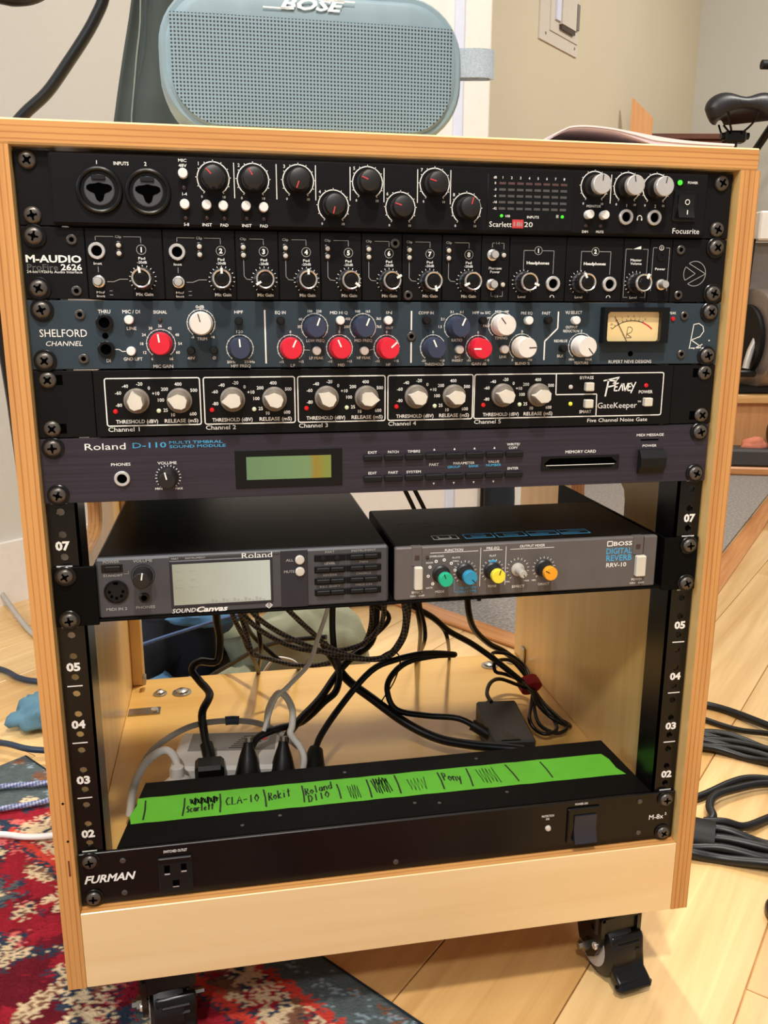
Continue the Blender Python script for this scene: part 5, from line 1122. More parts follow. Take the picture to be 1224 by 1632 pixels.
# ------------------------------------------------------------------ on top of the cabinet
def rrect(w, h, r, n=10):
    pts = []
    for cx, cz, a0 in ((w / 2 - r, h / 2 - r, 0), (-w / 2 + r, h / 2 - r, 90), (-w / 2 + r, -h / 2 + r, 180), (w / 2 - r, -h / 2 + r, 270)):
        for k in range(n + 1):
            a = math.radians(a0 + 90 * k / n); pts.append((cx + r * math.cos(a), cz + r * math.sin(a)))
    return pts
def speaker():
    t = thing('bluetooth_speaker', 'blue-grey portable speaker with perforated front and loop strap on the cabinet top', 'speaker', (-.0530, .040, .5499)); t.rotation_euler = (0, 0, .004)
    W, H = .200, .0905
    zc = H / 2
    def loft(st, nm, m, ang=.7):
        mb = MB(); N_ = None
        for (w, h, r, y) in st:
            p = rrect(w, h, r); N_ = len(p); mb.v += [(a, y, b + zc) for a, b in p]
        for k in range(len(st) - 1):
            for i in range(N_):
                j = (i + 1) % N_; mb.f.append([k * N_ + i, k * N_ + j, (k + 1) * N_ + j, (k + 1) * N_ + i]); mb.mi.append(0)
        mb.f.append(list(range(N_))); mb.mi.append(0); e = (len(st) - 1) * N_; mb.f.append([e + i for i in range(N_)]); mb.mi.append(0)
        return mb.build(nm, m, t, ang)
    loft([(W - .012, H - .012, .033, -.0185), (W - .004, H - .004, .036, -.0185), (W, H, .038, -.015), (W + .001, H, .038, 0), (W, H, .038, .018), (W - .006, H - .006, .035, .0262), (W - .012, H - .012, .033, .0264)], 'body', 'speaker_blue')
    # convex front: grille zone below, plain band above
    g = MB(); o_ = rrect(W - .009, H - .009, .0345, 14)
    rings = [(1, -.0186), (.985, -.0196), (.93, -.0204), (.75, -.0211), (.45, -.0216), (.12, -.0218)]
    N_ = len(o_)
    for s_, y in rings: g.v += [(a * s_, y, b * s_ + zc) for a, b in o_]
    for k in range(len(rings) - 1):
        for i in range(N_):
            j = (i + 1) % N_; g.f.append([k * N_ + i, k * N_ + j, (k + 1) * N_ + j, (k + 1) * N_ + i]); g.mi.append(0)
    g.f.append([(len(rings) - 1) * N_ + i for i in range(N_)]); g.mi.append(0)
    fo = g.build('front_panel', 'speaker_blue', t, 1.0)
    # perforated grille follows the front, 0.2 mm proud, clipped at the smooth band
    q = MB(); nx, nz = 60, 26; idx = {}
    for i in range(nx + 1):
        for j in range(nz + 1):
            x = -.0925 + .185 * i / nx; z = .0058 + (.0712 - .0058) * j / nz
            zz = z - zc; ax_ = abs(x); R = .031; cx_ = .0925 - R; cz_ = -zc + .0058 + R
            if ax_ > cx_ and zz < cz_ and math.hypot(ax_ - cx_, zz - cz_) > R:
                a = math.atan2(zz - cz_, ax_ - cx_); x = math.copysign(cx_ + R * math.cos(a), x); zz = cz_ + R * math.sin(a)
            rr = max(abs(x) / (W / 2), abs(zz) / (H / 2))
            y = -.0220 + .0016 * max(0, rr - .35) ** 2 / .42 + (.0004 if rr > .9 else 0)
            idx[(i, j)] = len(q.v); q.v.append((x, y, zz + zc))
    for i in range(nx):
        for j in range(nz): q.f.append([idx[(i, j)], idx[(i + 1, j)], idx[(i + 1, j + 1)], idx[(i, j + 1)]]); q.mi.append(0)
    q.build('speaker_grille', 'perforated', t, 3)
    s = MB(); loop = [(.0985, -.004), (.104, -.0048), (.116, -.0052), (.125, -.004), (.1285, .000), (.127, .004), (.118, .006), (.106, .006), (.0985, .005)]
    n = len(loop); vs = []
    for th in (0, .0016):
        for i, (x, y) in enumerate(loop):
            k = Vector((x - .113, y)); k.normalize()
            xx, yy_ = x - k.x * th, y - k.y * th
            for z in (.046, .0645): vs.append((xx, yy_, z + .0012 * math.sin((x - .098) * 60)))
    fs = []
    for i in range(n - 1):
        a = 2 * i; b = 2 * n + 2 * i
        fs += [(a, a + 1, a + 3, a + 2), (b, b + 2, b + 3, b + 1), (a, a + 2, b + 2, b), (a + 1, b + 1, b + 3, a + 3)]
    s.add(vs, fs); s.build('carry_strap', 'strap_grey', t, .8)['label'] = 'woven light grey loop strap'
    MB().box(.0985, .1025, -.003, .006, .036, .046, .001).build('strap_anchor', 'speaker_blue', t)
    lg = MB(); PRINTS.append((lg, 'speaker_lettering', 'print_white', t))
    put = lambda a, b: (-.0015 + a, -.0222, .0800 + b)
    text(lg, 'BOSE', put, .0062, .042, 'C', .32, .035)
    for x0, x1, z in ((-.032, -.012, -.0032), (.004, .0275, .0030)): lg.ribbon([(-.0015 + x0, -.0222, .0800 + z), (-.0015 + x1, -.0222, .0800 + z)], .0009)
speaker()
def magazine():
    t = thing('paper_booklet', 'white paper booklet with curling pages lying at the right of the cabinet top', 'booklet')
    def sheet(h, nm, m, x0, x1, y0, y1, zf, th=.0006):
        q = MB(); n = 30
        for s_ in (0, 1):
            for i in range(n + 1):
                u = i / n; x = x0 + (x1 - x0) * u; z = zf(u) + th * s_
                q.v += [(x, y0 + .006 * u, z), (x + .02, y1, z)]
        for i in range(n):
            a = 2 * i; b = 2 * (n + 1) + 2 * i
            for f in ((a, a + 1, a + 3, a + 2), (b, b + 2, b + 3, b + 1), (a, a + 2, b + 2, b), (a + 1, b + 1, b + 3, a + 3)): q.f.append(list(f)); q.mi.append(0)
        e = 2 * n
        for f in ((0, 2 * n + 2, 2 * n + 3, 1), (e, e + 1, e + 2 * n + 3, e + 2 * n + 2)): q.f.append(list(f)); q.mi.append(0)
        return q.build(nm, m, t, 1.0)
    b0 = .5499
    sheet(0, 'page', 'paper_white', .088, .238, -.004, .16, lambda u: b0 + .0003)
    n = 36; top = lambda x: b0 + .0030 + .0080 * math.exp(-((x - .128) / (.030 if x < .128 else .052)) ** 2) * min(1, max(0, (x - .1035) / .012)) ** .5
    xs = [.1045 + (.2395 - .1045) * i / n for i in range(n + 1)]
    low = lambda x: max(b0 + .0004, top(x) - (.0020 + .0062 * min(1, max(0, (x - .150) / .045)) ** 1.2))
    for k, m_ in ((0, 'paper_white'), (1, 'paper_pink')):
        f = (lambda x: top(x)) if k == 0 else (lambda x: (top(x) + low(x)) / 2 - .0001)
        g = (lambda x: (top(x) + low(x)) / 2) if k == 0 else low
        q = MB(); q.prism([(x, f(x)) for x in xs] + [(x, g(x) - .00005) for x in reversed(xs)], -.004 + .0006 * k, .16); q.build('page_block', m_, t, .5)
magazine()
PATH['desk_cable'] = [(-.290, .20, .560), (-.281, .2, .581), (-.271, .2, .593), (-.252, .2, .61), (-.234, .2, .633), (-.22, .2, .652), (-.211, .2, .666), (-.203, .2, .682), (-.202, .2, .698), (-.213, .2, .706), (-.239, .2, .689), (-.256, .2, .679), (-.271, .2, .676), (-.282, .2, .677), (-.31, .2, .68), (-.33, .2, .64), (-.33, .2, .58), (-.315, .2, .50), (-.305, .22, .30), (-.31, .25, -.137)]
cable('desk_cable', .0046, 'cable_black', 'loudspeaker_cable', 'thick black cable looping up behind the cabinet top left of the curtain')

# ------------------------------------------------------------------ the room
TH = math.radians(42); V = Vector((math.cos(TH), math.sin(TH), 0)); NW = Vector((-V.y, V.x, 0)); W0 = Vector((-.56, 1.17, 0))
def wall_box(s0, s1, z0, z1, d0, d1, name, m, parent=None):
    """box in the frame of the long wall: s along it, d out of it (negative = into the room)"""
    mb = MB(); c = [W0 + V * s + NW * d for s in (s0, s1) for d in (d0, d1)]
    mb.add([(p.x, p.y, z) for z in (z0, z1) for p in c], [(0, 1, 3, 2), (4, 6, 7, 5), (0, 4, 5, 1), (2, 3, 7, 6), (0, 2, 6, 4), (1, 5, 7, 3)])
    return mb.build(name, m, parent)
struct(wall_box(-1.6, 1.62, FZ, 2.2, 0, .1, 'wall_back', 'wall_beige'))
struct(wall_box(1.62, 3.96, FZ, 2.2, 0, .1, 'wall_back', 'wall_tan'))
CR = W0 + V * 3.85
mb = MB(); D = -NW
c = [CR + D * s + V * d for s in (-.1, 3.0) for d in (0, .1)]
mb.add([(p.x, p.y, z) for z in (FZ, 2.2) for p in c], [(0, 1, 3, 2), (4, 6, 7, 5), (0, 4, 5, 1), (2, 3, 7, 6), (0, 2, 6, 4), (1, 5, 7, 3)])
struct(mb.build('wall_right', 'wall_grey'))
struct(wall_box(-1.6, 3.85, FZ, -.018, -.014, 0, 'baseboard_back', 'trim_white'))
mb = MB(); c = [CR + D * s + V * d for s in (0, 3.0) for d in (-.014, 0)]
mb.add([(p.x, p.y, z) for z in (FZ, -.03) for p in c], [(0, 1, 3, 2), (4, 6, 7, 5), (0, 4, 5, 1), (2, 3, 7, 6), (0, 2, 6, 4), (1, 5, 7, 3)])
struct(mb.build('baseboard_right', 'trim_white'))
# floor slab with separate planks running at 45 degrees
fl = struct(MB().box(-3, 5, -1.6, 6, FZ - .03, FZ - .0045).build('floor', 'platform_wood'))
A = math.radians(45); PU = Vector((math.cos(A), math.sin(A), 0)); PN = Vector((-PU.y, PU.x, 0))
planks = [wood('plank_%d' % i, rgb(*d), rgb(*l), 0, scale=.55, rough=.30, coat=.35) for i, (d, l) in enumerate((((206, 160, 98), (238, 200, 138)), ((198, 150, 88), (230, 188, 124)), ((208, 164, 104), (240, 204, 146)), ((192, 144, 84), (226, 182, 118))))]
random.seed(23)
def plank(row, u0, u1, m):
    n0 = -.24 + .125 * row
    q = MB().box(u0 + .0006, u1 - .0006, .0006, .1244, -.008, 0, .0007)
    o = q.build('floor_plank', m, fl); o.location = PN * n0 + Vector((0, 0, FZ)); o.rotation_euler = (0, 0, A)
    return o
for row in range(-14, 22):
    n0 = -.24 + .125 * row
    lo, hi = -1.2, 4.0
    if row > 12: lo = -.2
    u = lo + random.uniform(0, .6); cuts = [lo, u]
    while u < hi: u += random.uniform(.55, 1.25); cuts.append(min(u, hi))
    if row == 1: cuts = [lo, -.25, .745, 1.5, hi]
    if row == 0: cuts = [lo, -.7, .05, 1.35, hi]
    for a, b in zip(cuts[:-1], cuts[1:]):
        if b - a > .02: plank(row, a, b, planks[random.randrange(4)])
# grey carpet beyond, with its wooden threshold strips
c0, c1, c2 = Vector((.504, .599)), Vector((.504 - .55, .599 + .87)), Vector((.504 + 2.2, .599 + 2.45))
poly = [c0, c2, Vector((2.2, 3.60)), Vector((1.2, 2.70)), c1]
q = MB(); q.prism([(p.x, p.y) for p in poly], FZ + .0005, FZ + .007, plane='xy'); struct(q.build('floor', 'carpet_grey'))
def strip(a, b, w=.045):
    d = (b - a); L_ = d.length; o = MB().box(0, L_, -w / 2, w / 2, 0, .009, .003).build('trim_1', 'threshold'); o.location = (a.x, a.y, FZ); o.rotation_euler = (0, 0, math.atan2(d.y, d.x)); struct(o); return o
strip(c0 + Vector((.02, -.02)), c2 + Vector((.02, -.02))); strip(c1 + Vector((-.015, -.01)), c0 + Vector((-.015, -.01)))

# electrical panel on the long wall
def wb(s0, s1, z0, z1, d0, d1, name, m, par): return wall_box(s0, s1, z0, z1, d0, d1, name, m, par)
EP = thing('electrical_panel', 'pale flush electrical panel with a small hinged door on the tan wall', 'electrical panel')
wb(2.148, 2.458, 1.385, 1.95, -.006, 0, 'panel_frame', 'panel_paint', EP)
wb(2.222, 2.452, 1.428, 1.90, -.010, -.006, 'panel_recess', 'panel_paint', EP)
dr = wb(2.29, 2.405, 1.462, 1.86, -.024, -.010, 'panel_door', 'panel_paint', EP)
wb(2.255, 2.288, 1.47, 1.86, -.018, -.010, 'hinge_strip', 'trim_bluish', EP)
wb(2.292, 2.403, 1.447, 1.461, -.022, -.008, 'door_shadow_strip', 'led_off', EP)  # solid dark bar imitates the shadow under the panel door
wb(2.418, 2.440, 1.472, 1.56, -.020, -.010, 'panel_latch', 'bike_grey', EP)
for s_, z in ((2.19, 1.408), (2.43, 1.408)): wb(s_, s_ + .008, z, z + .008, -.0075, -.006, 'panel_screw', 'bike_grey', EP)

# white door leaf standing open behind the cabinet
DO = struct(thing('door_1', 'white panelled door standing open behind the speaker and cabinet', 'door', (0, 0, 0)))
MB().box(-.172, .312, 1.0, 1.035, FZ + .008, 1.90, .002).build('door_leaf', 'trim_white', DO)
MB().box(.300, .318, .990, 1.0, FZ + .008, 1.90, .003).build('shaded_door_strip', 'trim_bluish', DO)  # bluish strip paints in the shade along the door edge
MB().box(.318, .367, .992, 1.035, FZ + .008, 1.90, .003).build('door_stile', 'trim_white', DO)
SB = thing('storage_box', 'low white box on the floor behind the right side of the rack', 'box', (.56, 1.30, FZ))
MB().box(-.055, .09, 0, .15, .0085, .26, .003).build('body', 'trim_white', SB); MB().box(-.058, .093, -.003, .153, .255, .275, .002).build('lid', 'trim_white', SB)
tag(MB().tube([(.373, .985, FZ), (.373, .985, 1.0 - .46)], .0045, 10, 1).build('door_edge_shadow', 'black_gloss'), 'thin black vertical post at the edge of the white door', 'post')  # black rod stands in for the dark gap and shadow beside the leaf
BG = thing('black_bag', 'dark bag standing behind the rack between the white door and the white box', 'bag', (.488, 1.24, FZ))
q = MB()
for k, (w, d, z) in enumerate(((.040, .03, 0), (.042, .034, .06), (.040, .032, .16), (.036, .026, .24), (.030, .015, .32))):
    for i in range(16):
        a = 2 * math.pi * i / 16; q.v.append((w * math.cos(a) * (1 + .08 * math.sin(3 * a + k)), d * math.sin(a), z + .001))
for k in range(4):
    for i in range(16): j = (i + 1) % 16; q.f.append([k * 16 + i, k * 16 + j, k * 16 + 16 + j, k * 16 + 16 + i]); q.mi.append(0)
q.f.append(list(range(16))); q.f.append(list(range(64, 80))); q.mi += [0, 0]
q.build('bag_body', 'dark_cloth', BG, 1.2); MB().tube([(-.01, 0, .3), (-.006, 0, .35), (.006, 0, .35), (.01, 0, .3)], .003, 8, 4).build('bag_handle', 'dark_cloth', BG)

# curtain
def curtain():
    t = thing('curtain', 'dark grey-green curtain hanging left of the speaker against the beige wall', 'curtain')
    q = MB(); n = 28; m_ = 24
    for j in range(m_ + 1):
        w = j / m_; z = -.12 + w * 1.35
        xl = -.300 + .040 * (z - .742) / .18 if z > .5 else -.354
        for i in range(n + 1):
            u = i / n; x = xl + u * (-.182 - xl)
            y = .965 + .010 * math.sin(u * 9 + .8 * math.sin(z * 4)) + .006 * math.sin(u * 3 + z * 14) * (1 - abs(2 * u - 1)) + .004 * math.sin(z * 37 + u * 5)
            q.v.append((x + .02 * (1 if z < .9 else 1), y, z))
    for j in range(m_):
        for i in range(n): a = j * (n + 1) + i; q.f.append([a, a + 1, a + n + 2, a + n + 1]); q.mi.append(0)
    o = q.build('drape', 'curtain_green', t, 3)
    so = o.modifiers.new('thickness', 'SOLIDIFY'); so.thickness = .003
    s = MB(); s.tube([(-.251 + .0, .958, .745), (-.238, .955, .83), (-.226, .956, .92), (-.215, .955, 1.2)], .0013, 6, 4); s.tube([(-.251, .958, .745), (-.262, .957, .55), (-.27, .956, 0)], .0013, 6, 3)
    s.build('hem_seam', 'curtain_seam', t)
curtain()
q = MB(); n = 20
for j in range(2):
    for i in range(n + 1): q.v.append((-.215 + .05 * i / n, .992 + .004 * math.sin(i * 1.9), (-.12, 1.5)[j]))
for i in range(n): q.f.append([i, i + 1, n + 2 + i, n + 1 + i]); q.mi.append(0)
o = q.build('sheer_curtain', 'sheer_blue'); o.modifiers.new('thickness', 'SOLIDIFY').thickness = .002
tag(o, 'narrow pale blue sheer curtain between the dark curtain and the white door', 'curtain')

# soft heaps behind the cabinet
def heap(name, label, cat, m, c, rx, ry, rz, seed, kind=None, amp=.25, n=28):
    q = MB(); cx, cy, cz = c
    for j in range(n // 2 + 1):
        ph = math.pi * j / (n // 2) - math.pi / 2
        for i in range(n):
            a = 2 * math.pi * i / n; d = Vector((math.cos(ph) * math.cos(a), math.cos(ph) * math.sin(a), math.sin(ph)))
            k = 1 + amp * noise.noise(d * 1.6 + Vector((seed, 0, 0))) + amp * .5 * noise.noise(d * 4.2 + Vector((0, seed, 0)))
            z = cz + rz * d.z * k
            q.v.append((cx + rx * d.x * k, cy + ry * d.y * k, max(z, FZ + .009)))
    for j in range(n // 2):
        for i in range(n): k = (i + 1) % n; q.f.append([j * n + i, j * n + k, (j + 1) * n + k, (j + 1) * n + i]); q.mi.append(0)
    return tag(q.build(name, m, None, 1.5), label, cat)
heap('cloth_bag', 'pale olive cloth bag lying on the floor behind the cabinet', 'bag', 'olive_cloth', (-.030, .60, -.075), .118, .07, .088, 3.1, amp=.34)
heap('folded_cloth', 'small olive cloth crumpled left of the pale olive bag', 'cloth', 'olive_cloth', (-.125, .53, -.105), .05, .05, .05, 7.4, amp=.4)
heap('jacket', 'dark navy jacket heaped behind the left of the cabinet', 'jacket', 'dark_cloth', (-.215, .68, -.05), .10, .10, .13, 1.7, amp=.3)
heap('blue_cloth', 'bright blue cloth on the dark jacket behind the cabinet', 'cloth', 'blue_cloth', (-.155, .585, .012), .05, .03, .014, 5.2, amp=.3)
heap('blue_cloth', 'steel blue cloth fold on the floor below the dark jacket', 'cloth', 'blue_cloth', (-.205, .545, -.11), .045, .04, .05, 9.2, amp=.4)
heap('teal_cloth', 'teal cloth crumpled on the wood floor left of the cabinet', 'cloth', 'teal_cloth', (-.395, .592, FZ + .016), .040, .030, .026, 4.4, amp=.55)

# cables on the floor at left
def fcable(pts, r, m, name, label, group=None, cat='cable', n=8):
    return tag(MB().tube([(x, y, FZ + z) for x, y, z in pts], r, n, 5).build(name, m, None, 1.2), label, cat, group)
fcable([(-.70, 1.36, .004), (-.640, 1.31, .006), (-.618, 1.23, .035), (-.560, 1.11, .02), (-.497, .985, .006), (-.45, .90, .006)], .0050, 'cable_grey', 'grey_cable', 'grey cable running down from the white baseboard left of the cabinet')
fcable([(-.60, .86, .006), (-.501, .798, .007), (-.463, .757, .007), (-.43, .737, .007), (-.36, .72, .007)], .0048, 'cable_navy', 'dark_cable', 'dark blue-black cable above the teal cloth left of the cabinet')
fcable([(-.50, .545, .008), (-.434, .515, .020), (-.398, .494, .020), (-.373, .484, .020), (-.30, .47, .017)], .0042, 'cable_navy', 'dark_cable', 'dark cable crossing the far corner of the rug')
fcable([(-.46, .408, .0115), (-.411, .416, .0115), (-.36, .415, .0115), (-.30, .42, .0115)], .0034, 'braid_blue', 'braided_cable', 'blue braided cable across the rug border, the upper one', n=10)
fcable([(-.46, .362, .0115), (-.40, .366, .0115), (-.348, .373, .0115), (-.29, .39, .0115)], .0034, 'braid_blue', 'braided_cable', 'blue braided cable across the rug, the lower one', n=10)
fcable([(-.46, .330, .012), (-.387, .313, .012), (-.358, .303, .012), (-.332, .300, .012), (-.28, .305, .012)], .0036, 'cable_white', 'white_cable', 'white cable lying across the red rug left of the cabinet')

# black cable coils on the floor at right
def coil(name, label, strands, cuff=None):
    t = thing(name, label, 'cable', (0, 0, 0))
    for p, r in strands: MB().tube([(x, y, FZ + z) for x, y, z in p], r, 10, 6).build('cable_strand', 'cable_black', t, 1.2)
    if cuff:
        a, b = cuff; m = MB(); a = Vector(a) + Vector((0, 0, FZ)); b = Vector(b) + Vector((0, 0, FZ)); m.lathe(a, b - a, [(.012, 0), (.0155, .001), (.0155, (b - a).length), (.012, (b - a).length)], 18, sx=1.5); m.build('cable_cuff', 'black_matte', t)
    return t
R1 = .0052
def looped(S, over):
    out = []
    for k in range(len(S) // 2):
        (f, r), (b, _) = S[k], S[-1 - k]; o = .012 * (len(S) // 2 - k)
        def turn(p, q, m, n): d = (Vector(q[:2]) - Vector(m[:2])).normalized(); c = (Vector(q[:2]) + Vector(n[:2])) / 2 + d * o * 1.6; return (c.x, c.y, R1)
        out.append((f + [turn(f[-1], f[-1], f[-2], b[-1])] + b[::-1] + [turn(f[0], f[0], f[1], b[0])] + f[:1], r))
    return out
st = []
for k in range(6):
    d = .011 * k
    st.append(([(.42, .44 - d * 1.2, R1), (.500, .405 - d * .9, R1 + .004 * (k % 2)), (.545, .378 - d, R1 + .006 * ((k + 1) % 2)), (.585, .335 - d, R1 + .004 * (k % 3)), (.62, .28 - d * .8, R1), (.66, .20 - d * .5, R1)], R1))
coil('cable_coil', 'thick coil of black cable on the wood floor beyond the cabinet right side', looped(st, 0))
fcable([(.50, .52, R1), (.560, .487, R1), (.596, .453, R1), (.617, .392, R1 + .006), (.64, .33, R1 + .012)], R1 * 1.15, 'cable_black', 'power_cable', 'single black cord lying above the thick black coil right of the cabinet', n=10)
fcable([(.53, .46, R1), (.573, .40, R1), (.61, .355, R1 + .010), (.65, .28, R1 + .018)], R1 * .8, 'cable_black', 'signal_cable', 'thinner black cable along the upper edge of the thick coil', n=10)
fcable([(.36, .235, R1), (.431, .251, R1), (.486, .270, R1 + .002), (.519, .274, R1 + .002), (.56, .262, R1), (.62, .24, R1)], .0052, 'cable_black', 'power_cable', 'black cord in a gentle arc between the two coils at right', n=10)
st = []
loop = [(.405, .195, R1), (.418, .201, R1 + .006), (.424, .218, R1 + .008), (.440, .236, R1 + .008), (.471, .249, R1 + .006), (.527, .257, R1 + .004), (.57, .235, R1), (.545, .21, R1), (.49, .196, R1), (.446, .180, R1 + .004), (.422, .184, R1 + .01), (.40, .190, R1 + .010)]
for k in range(6):
    d = .0085 * k
    st.append(([(.385 - d * .8, .195 - d * .9, R1 + .003 * (k % 2)), (.415 - d * .6, .175 - d * .9, R1 + .007 * ((k + 1) % 2)), (.450 - d * .3, .152 - d, R1 + .003 * (k % 3)), (.485, .135 - d * 1.1, R1), (.53, .128 - d * 1.2, R1)], .0056))
coil('cable_coil', 'black cable coil with a cuff and a loose loop, nearest the cabinet front at right', looped(st, 0) + [(loop, .0050)], ((.378, .178, .011), (.398, .165, .011)))
fcable([(.47, .055, .006), (.425, .062, .006), (.402, .060, .006), (.392, .045, .006), (.395, .02, .006), (.41, -.01, .006)], .0085, 'cable_black', 'thick_cable', 'thick black cable end at the lower right edge of the photo', n=12)

# ------------------------------------------------------------------ exercise bike corner
BX = Vector((.982, -.187, 0)); BY = Vector((.187, .982, 0))
def frame_pt(o, a, b, z): return (o[0] + BX.x * a + BY.x * b, o[1] + BX.y * a + BY.y * b, z)
PLT = thing('wooden_platform', 'light wooden platform carrying the exercise bike', 'platform', (1.75, 2.285, 0)); PLT.rotation_euler = (0, 0, math.atan2(BX.y, BX.x))
MB().box(-.20, .75, 0, .58, .100, .130, .002).build('platform_top', 'platform_wood', PLT); MB().box(-.18, .72, .03, .55, FZ + .007, .0998, .002).build('platform_body', 'pale_board', PLT)
BK = thing('exercise_bike', 'black and red exercise bike with a wide black saddle behind the cabinet at right', 'exercise bike', (1.868, 2.577, 0)); BK.rotation_euler = (0, 0, math.atan2(BX.y, BX.x))
# saddle: x lateral, y forward
q = MB(); nf, ns = 18, 24
def sw(f): return .137 * (1 - f) ** .75 * (1 if f > .08 else (.80 + .2 * f / .08)) + .024
for side_ in (0, 1):
    for i in range(nf + 1):
        f = i / nf
        for k in range(ns + 1):
            s_ = -1 + 2 * k / ns; w = sw(f); x = w * math.sin(s_ * math.pi / 2) if abs(s_) < 1 else w * s_
            e_ = math.sqrt(max(0, 1 - abs(math.sin(s_ * math.pi / 2)) ** 3.2)); g_ = 1 - .55 * f
            mid = 1.202 - .018 * abs(s_) ** 2 * g_
            up = (.052 - .024 * math.exp(-(s_ / .22) ** 2)) * g_ * e_
            dn = (.016 + .058 * math.exp(-((abs(s_) - .62) / .30) ** 2)) * g_ * e_
            rear = min(1, (f + .02) / .10) ** .5
            z = mid + (up * rear if side_ == 0 else -dn * rear - .0005)
            q.v.append((x, .27 * f, z))
o_ = (nf + 1) * (ns + 1)
for i in range(nf):
    for k in range(ns):
        a = i * (ns + 1) + k; q.f.append([a, a + 1, a + ns + 2, a + ns + 1]); q.f.append([o_ + a, o_ + a + ns + 1, o_ + a + ns + 2, o_ + a + 1]); q.mi += [0, 0]
for k in range(ns): q.f.append([k, o_ + k, o_ + k + 1, k + 1]); a = nf * (ns + 1) + k; q.f.append([a, a + 1, o_ + a + 1, o_ + a]); q.mi += [0, 0]
for i in range(nf):
    a = i * (ns + 1); q.f.append([a, a + ns + 1, o_ + a + ns + 1, o_ + a]); a += ns; q.f.append([a, o_ + a, o_ + a + ns + 1, a + ns + 1]); q.mi += [0, 0]
sd = q.build('saddle', 'saddle_black', BK, 1.2)
for sx in (-1, 1):
    MB().tube([(sx * .062, .025, 1.185), (sx * .045, .04, 1.140), (sx * .022, .08, 1.112), (sx * .022, .16, 1.112), (sx * .01, .25, 1.17)], .0042, 8, 4).build('saddle_rail', 'black_gloss', sd)
MB().box(-.038, .046, .085, .135, 1.078, 1.122, .008).build('saddle_clamp', 'black_gloss', BK); MB().tube([(-.05, .11, 1.104), (.06, .11, 1.104)], .013, 12, 1).build('clamp_bolt', 'black_gloss', BK)
MB().tube([(0, .11, 1.09), (0, .13, .80), (0, .16, .50)], .018, 14, 1).build('seat_post', 'black_gloss', BK)
MB().tube([(0, .16, .52), (0, .25, .30), (0, .38, .24)], .030, 14, 3).build('main_frame', 'bike_red', BK)
MB().tube([(.06, .05, 1.346), (.24, .06, 1.346)], .017, 14, 1).build('handlebar_grip', 'black_matte', BK)
MB().tube([(.22, .06, 1.346), (.24, .20, 1.25), (.10, .36, .9), (0, .38, .3)], .016, 12, 3).build('handlebar_stem', 'black_gloss', BK)
fw = MB(); fw.lathe((.02, -.16, .325), (1, .12, 0), [(.10, 0), (.185, .002), (.192, .006), (.192, .050), (.185, .054), (.15, .052), (.14, .045), (.03, .045)], 48); fw.build('flywheel', 'flywheel_grey', BK)
fw = MB(); fw.lathe((.0, -.162, .325), (1, .12, 0), [(.135, .0), (.135, .018), (.125, .0185), (.09, .012), (.05, .012)], 40); fw.build('flywheel_disc', 'black_matte', BK); MB().tube([(.05, -.20, .42), (.035, -.215, .33), (.03, -.22, .24)], .016, 10, 3).build('chain_guard', 'bike_red', BK)
MB().tube([(.045, -.235, .38), (.002, -.25, .29), (-.012, -.255, .225)], .013, 10, 2).build('crank', 'silver', BK); MB().box(-.045, .02, -.285, -.235, .195, .220, .006).build('pedal', 'black_gloss', BK)
MB().tube([(.02, -.10, .70), (.005, -.12, .50), (.0, -.13, .42)], .022, 12, 2).build('resistance_post', 'black_gloss', BK); MB().box(.035, .16, -.14, -.05, .695, .80, .006).build('towel_box', 'trim_white', BK)
MB().prism([(.05, .69), (.20, .69), (.20, .40), (.03, .52)], -.08, -.06).build('frame_shield', 'bike_grey', BK)
MB().box(-.05, .25, -.26, -.10, .131, .160, .006).build('bike_foot', 'black_matte', BK)
MT = thing('exercise_mat', 'dark grey folded exercise mat with an orange edge on the carpet before the platform', 'mat', (1.60, 2.25, FZ + .0075)); MT.rotation_euler = (0, 0, math.atan2(BX.y, BX.x) - .12)
MB().box(0, .7, -.10, .01, .030, .092, .008).build('mat_fold', 'gym_mat', MT); MB().box(-.01, .72, -.11, .0, .0, .0295, .006).build('mat_base', 'threshold', MT)
t = thing('ankle_weight', 'small black and red roller on the dark mat before the platform', 'weight', (1.845, 2.15, .006))
MB().lathe((-.03, 0, 0), (1, -.2, 0), [(.03, 0), (.045, .004), (.045, .03), (.036, .034), (.036, .08), (.045, .084), (.045, .11), (.03, .114)], 20).build('roller', 'black_gloss', t); MB().lathe((.006, -.006, 0), (1, -.2, 0), [(.037, 0), (.0385, .002), (.0385, .040), (.037, .042)], 20).build('roller_band', 'knob_red', t)
for dx, dz in ((-.036, .018), (-.028, -.002)): MB().lathe((dx - .004, -.03, dz + .01), (-.6, -.8, 0), [(.008, 0), (.008, .006), (.004, .009)], 10).build('roller_bolt', 'silver', t)
heap('cloth_rag', 'salmon pink rag lying on the dark mat by the platform', 'cloth', 'pink_rag', (1.765, 2.165, -.038), .05, .03, .03, 2.6)
DK = thing('wooden_cabinet', 'dark brown wooden cabinet with small metal knobs behind the bike saddle', 'cabinet', (1.789, 3.163, 0)); DK.rotation_euler = (0, 0, -.19)
MB().box(0, .36, 0, .10, FZ + .007, 1.172, .004).build('cabinet_body', 'brown_wood', DK); MB().box(-.01, .37, -.012, .102, 1.1725, 1.196, .003).build('cabinet_top', 'brown_wood', DK)
for x in (.07, .19): MB().lathe((x, -.0005, 1.150), (0, -1, 0), [(.012, 0), (.012, .01), (.006, .016)], 12).build('cabinet_knob', 'silver', DK)
LB = thing('leaning_board', 'pale wooden board with a slanting top standing against the far wall', 'board', (1.632, 3.060, 0)); LB.rotation_euler = (0, 0, -.42)
MB().prism([(-.006, FZ + .008), (.088, FZ + .008), (.091, 1.231), (.0, 1.316)], 0, .016).build('board', 'pale_board', LB)

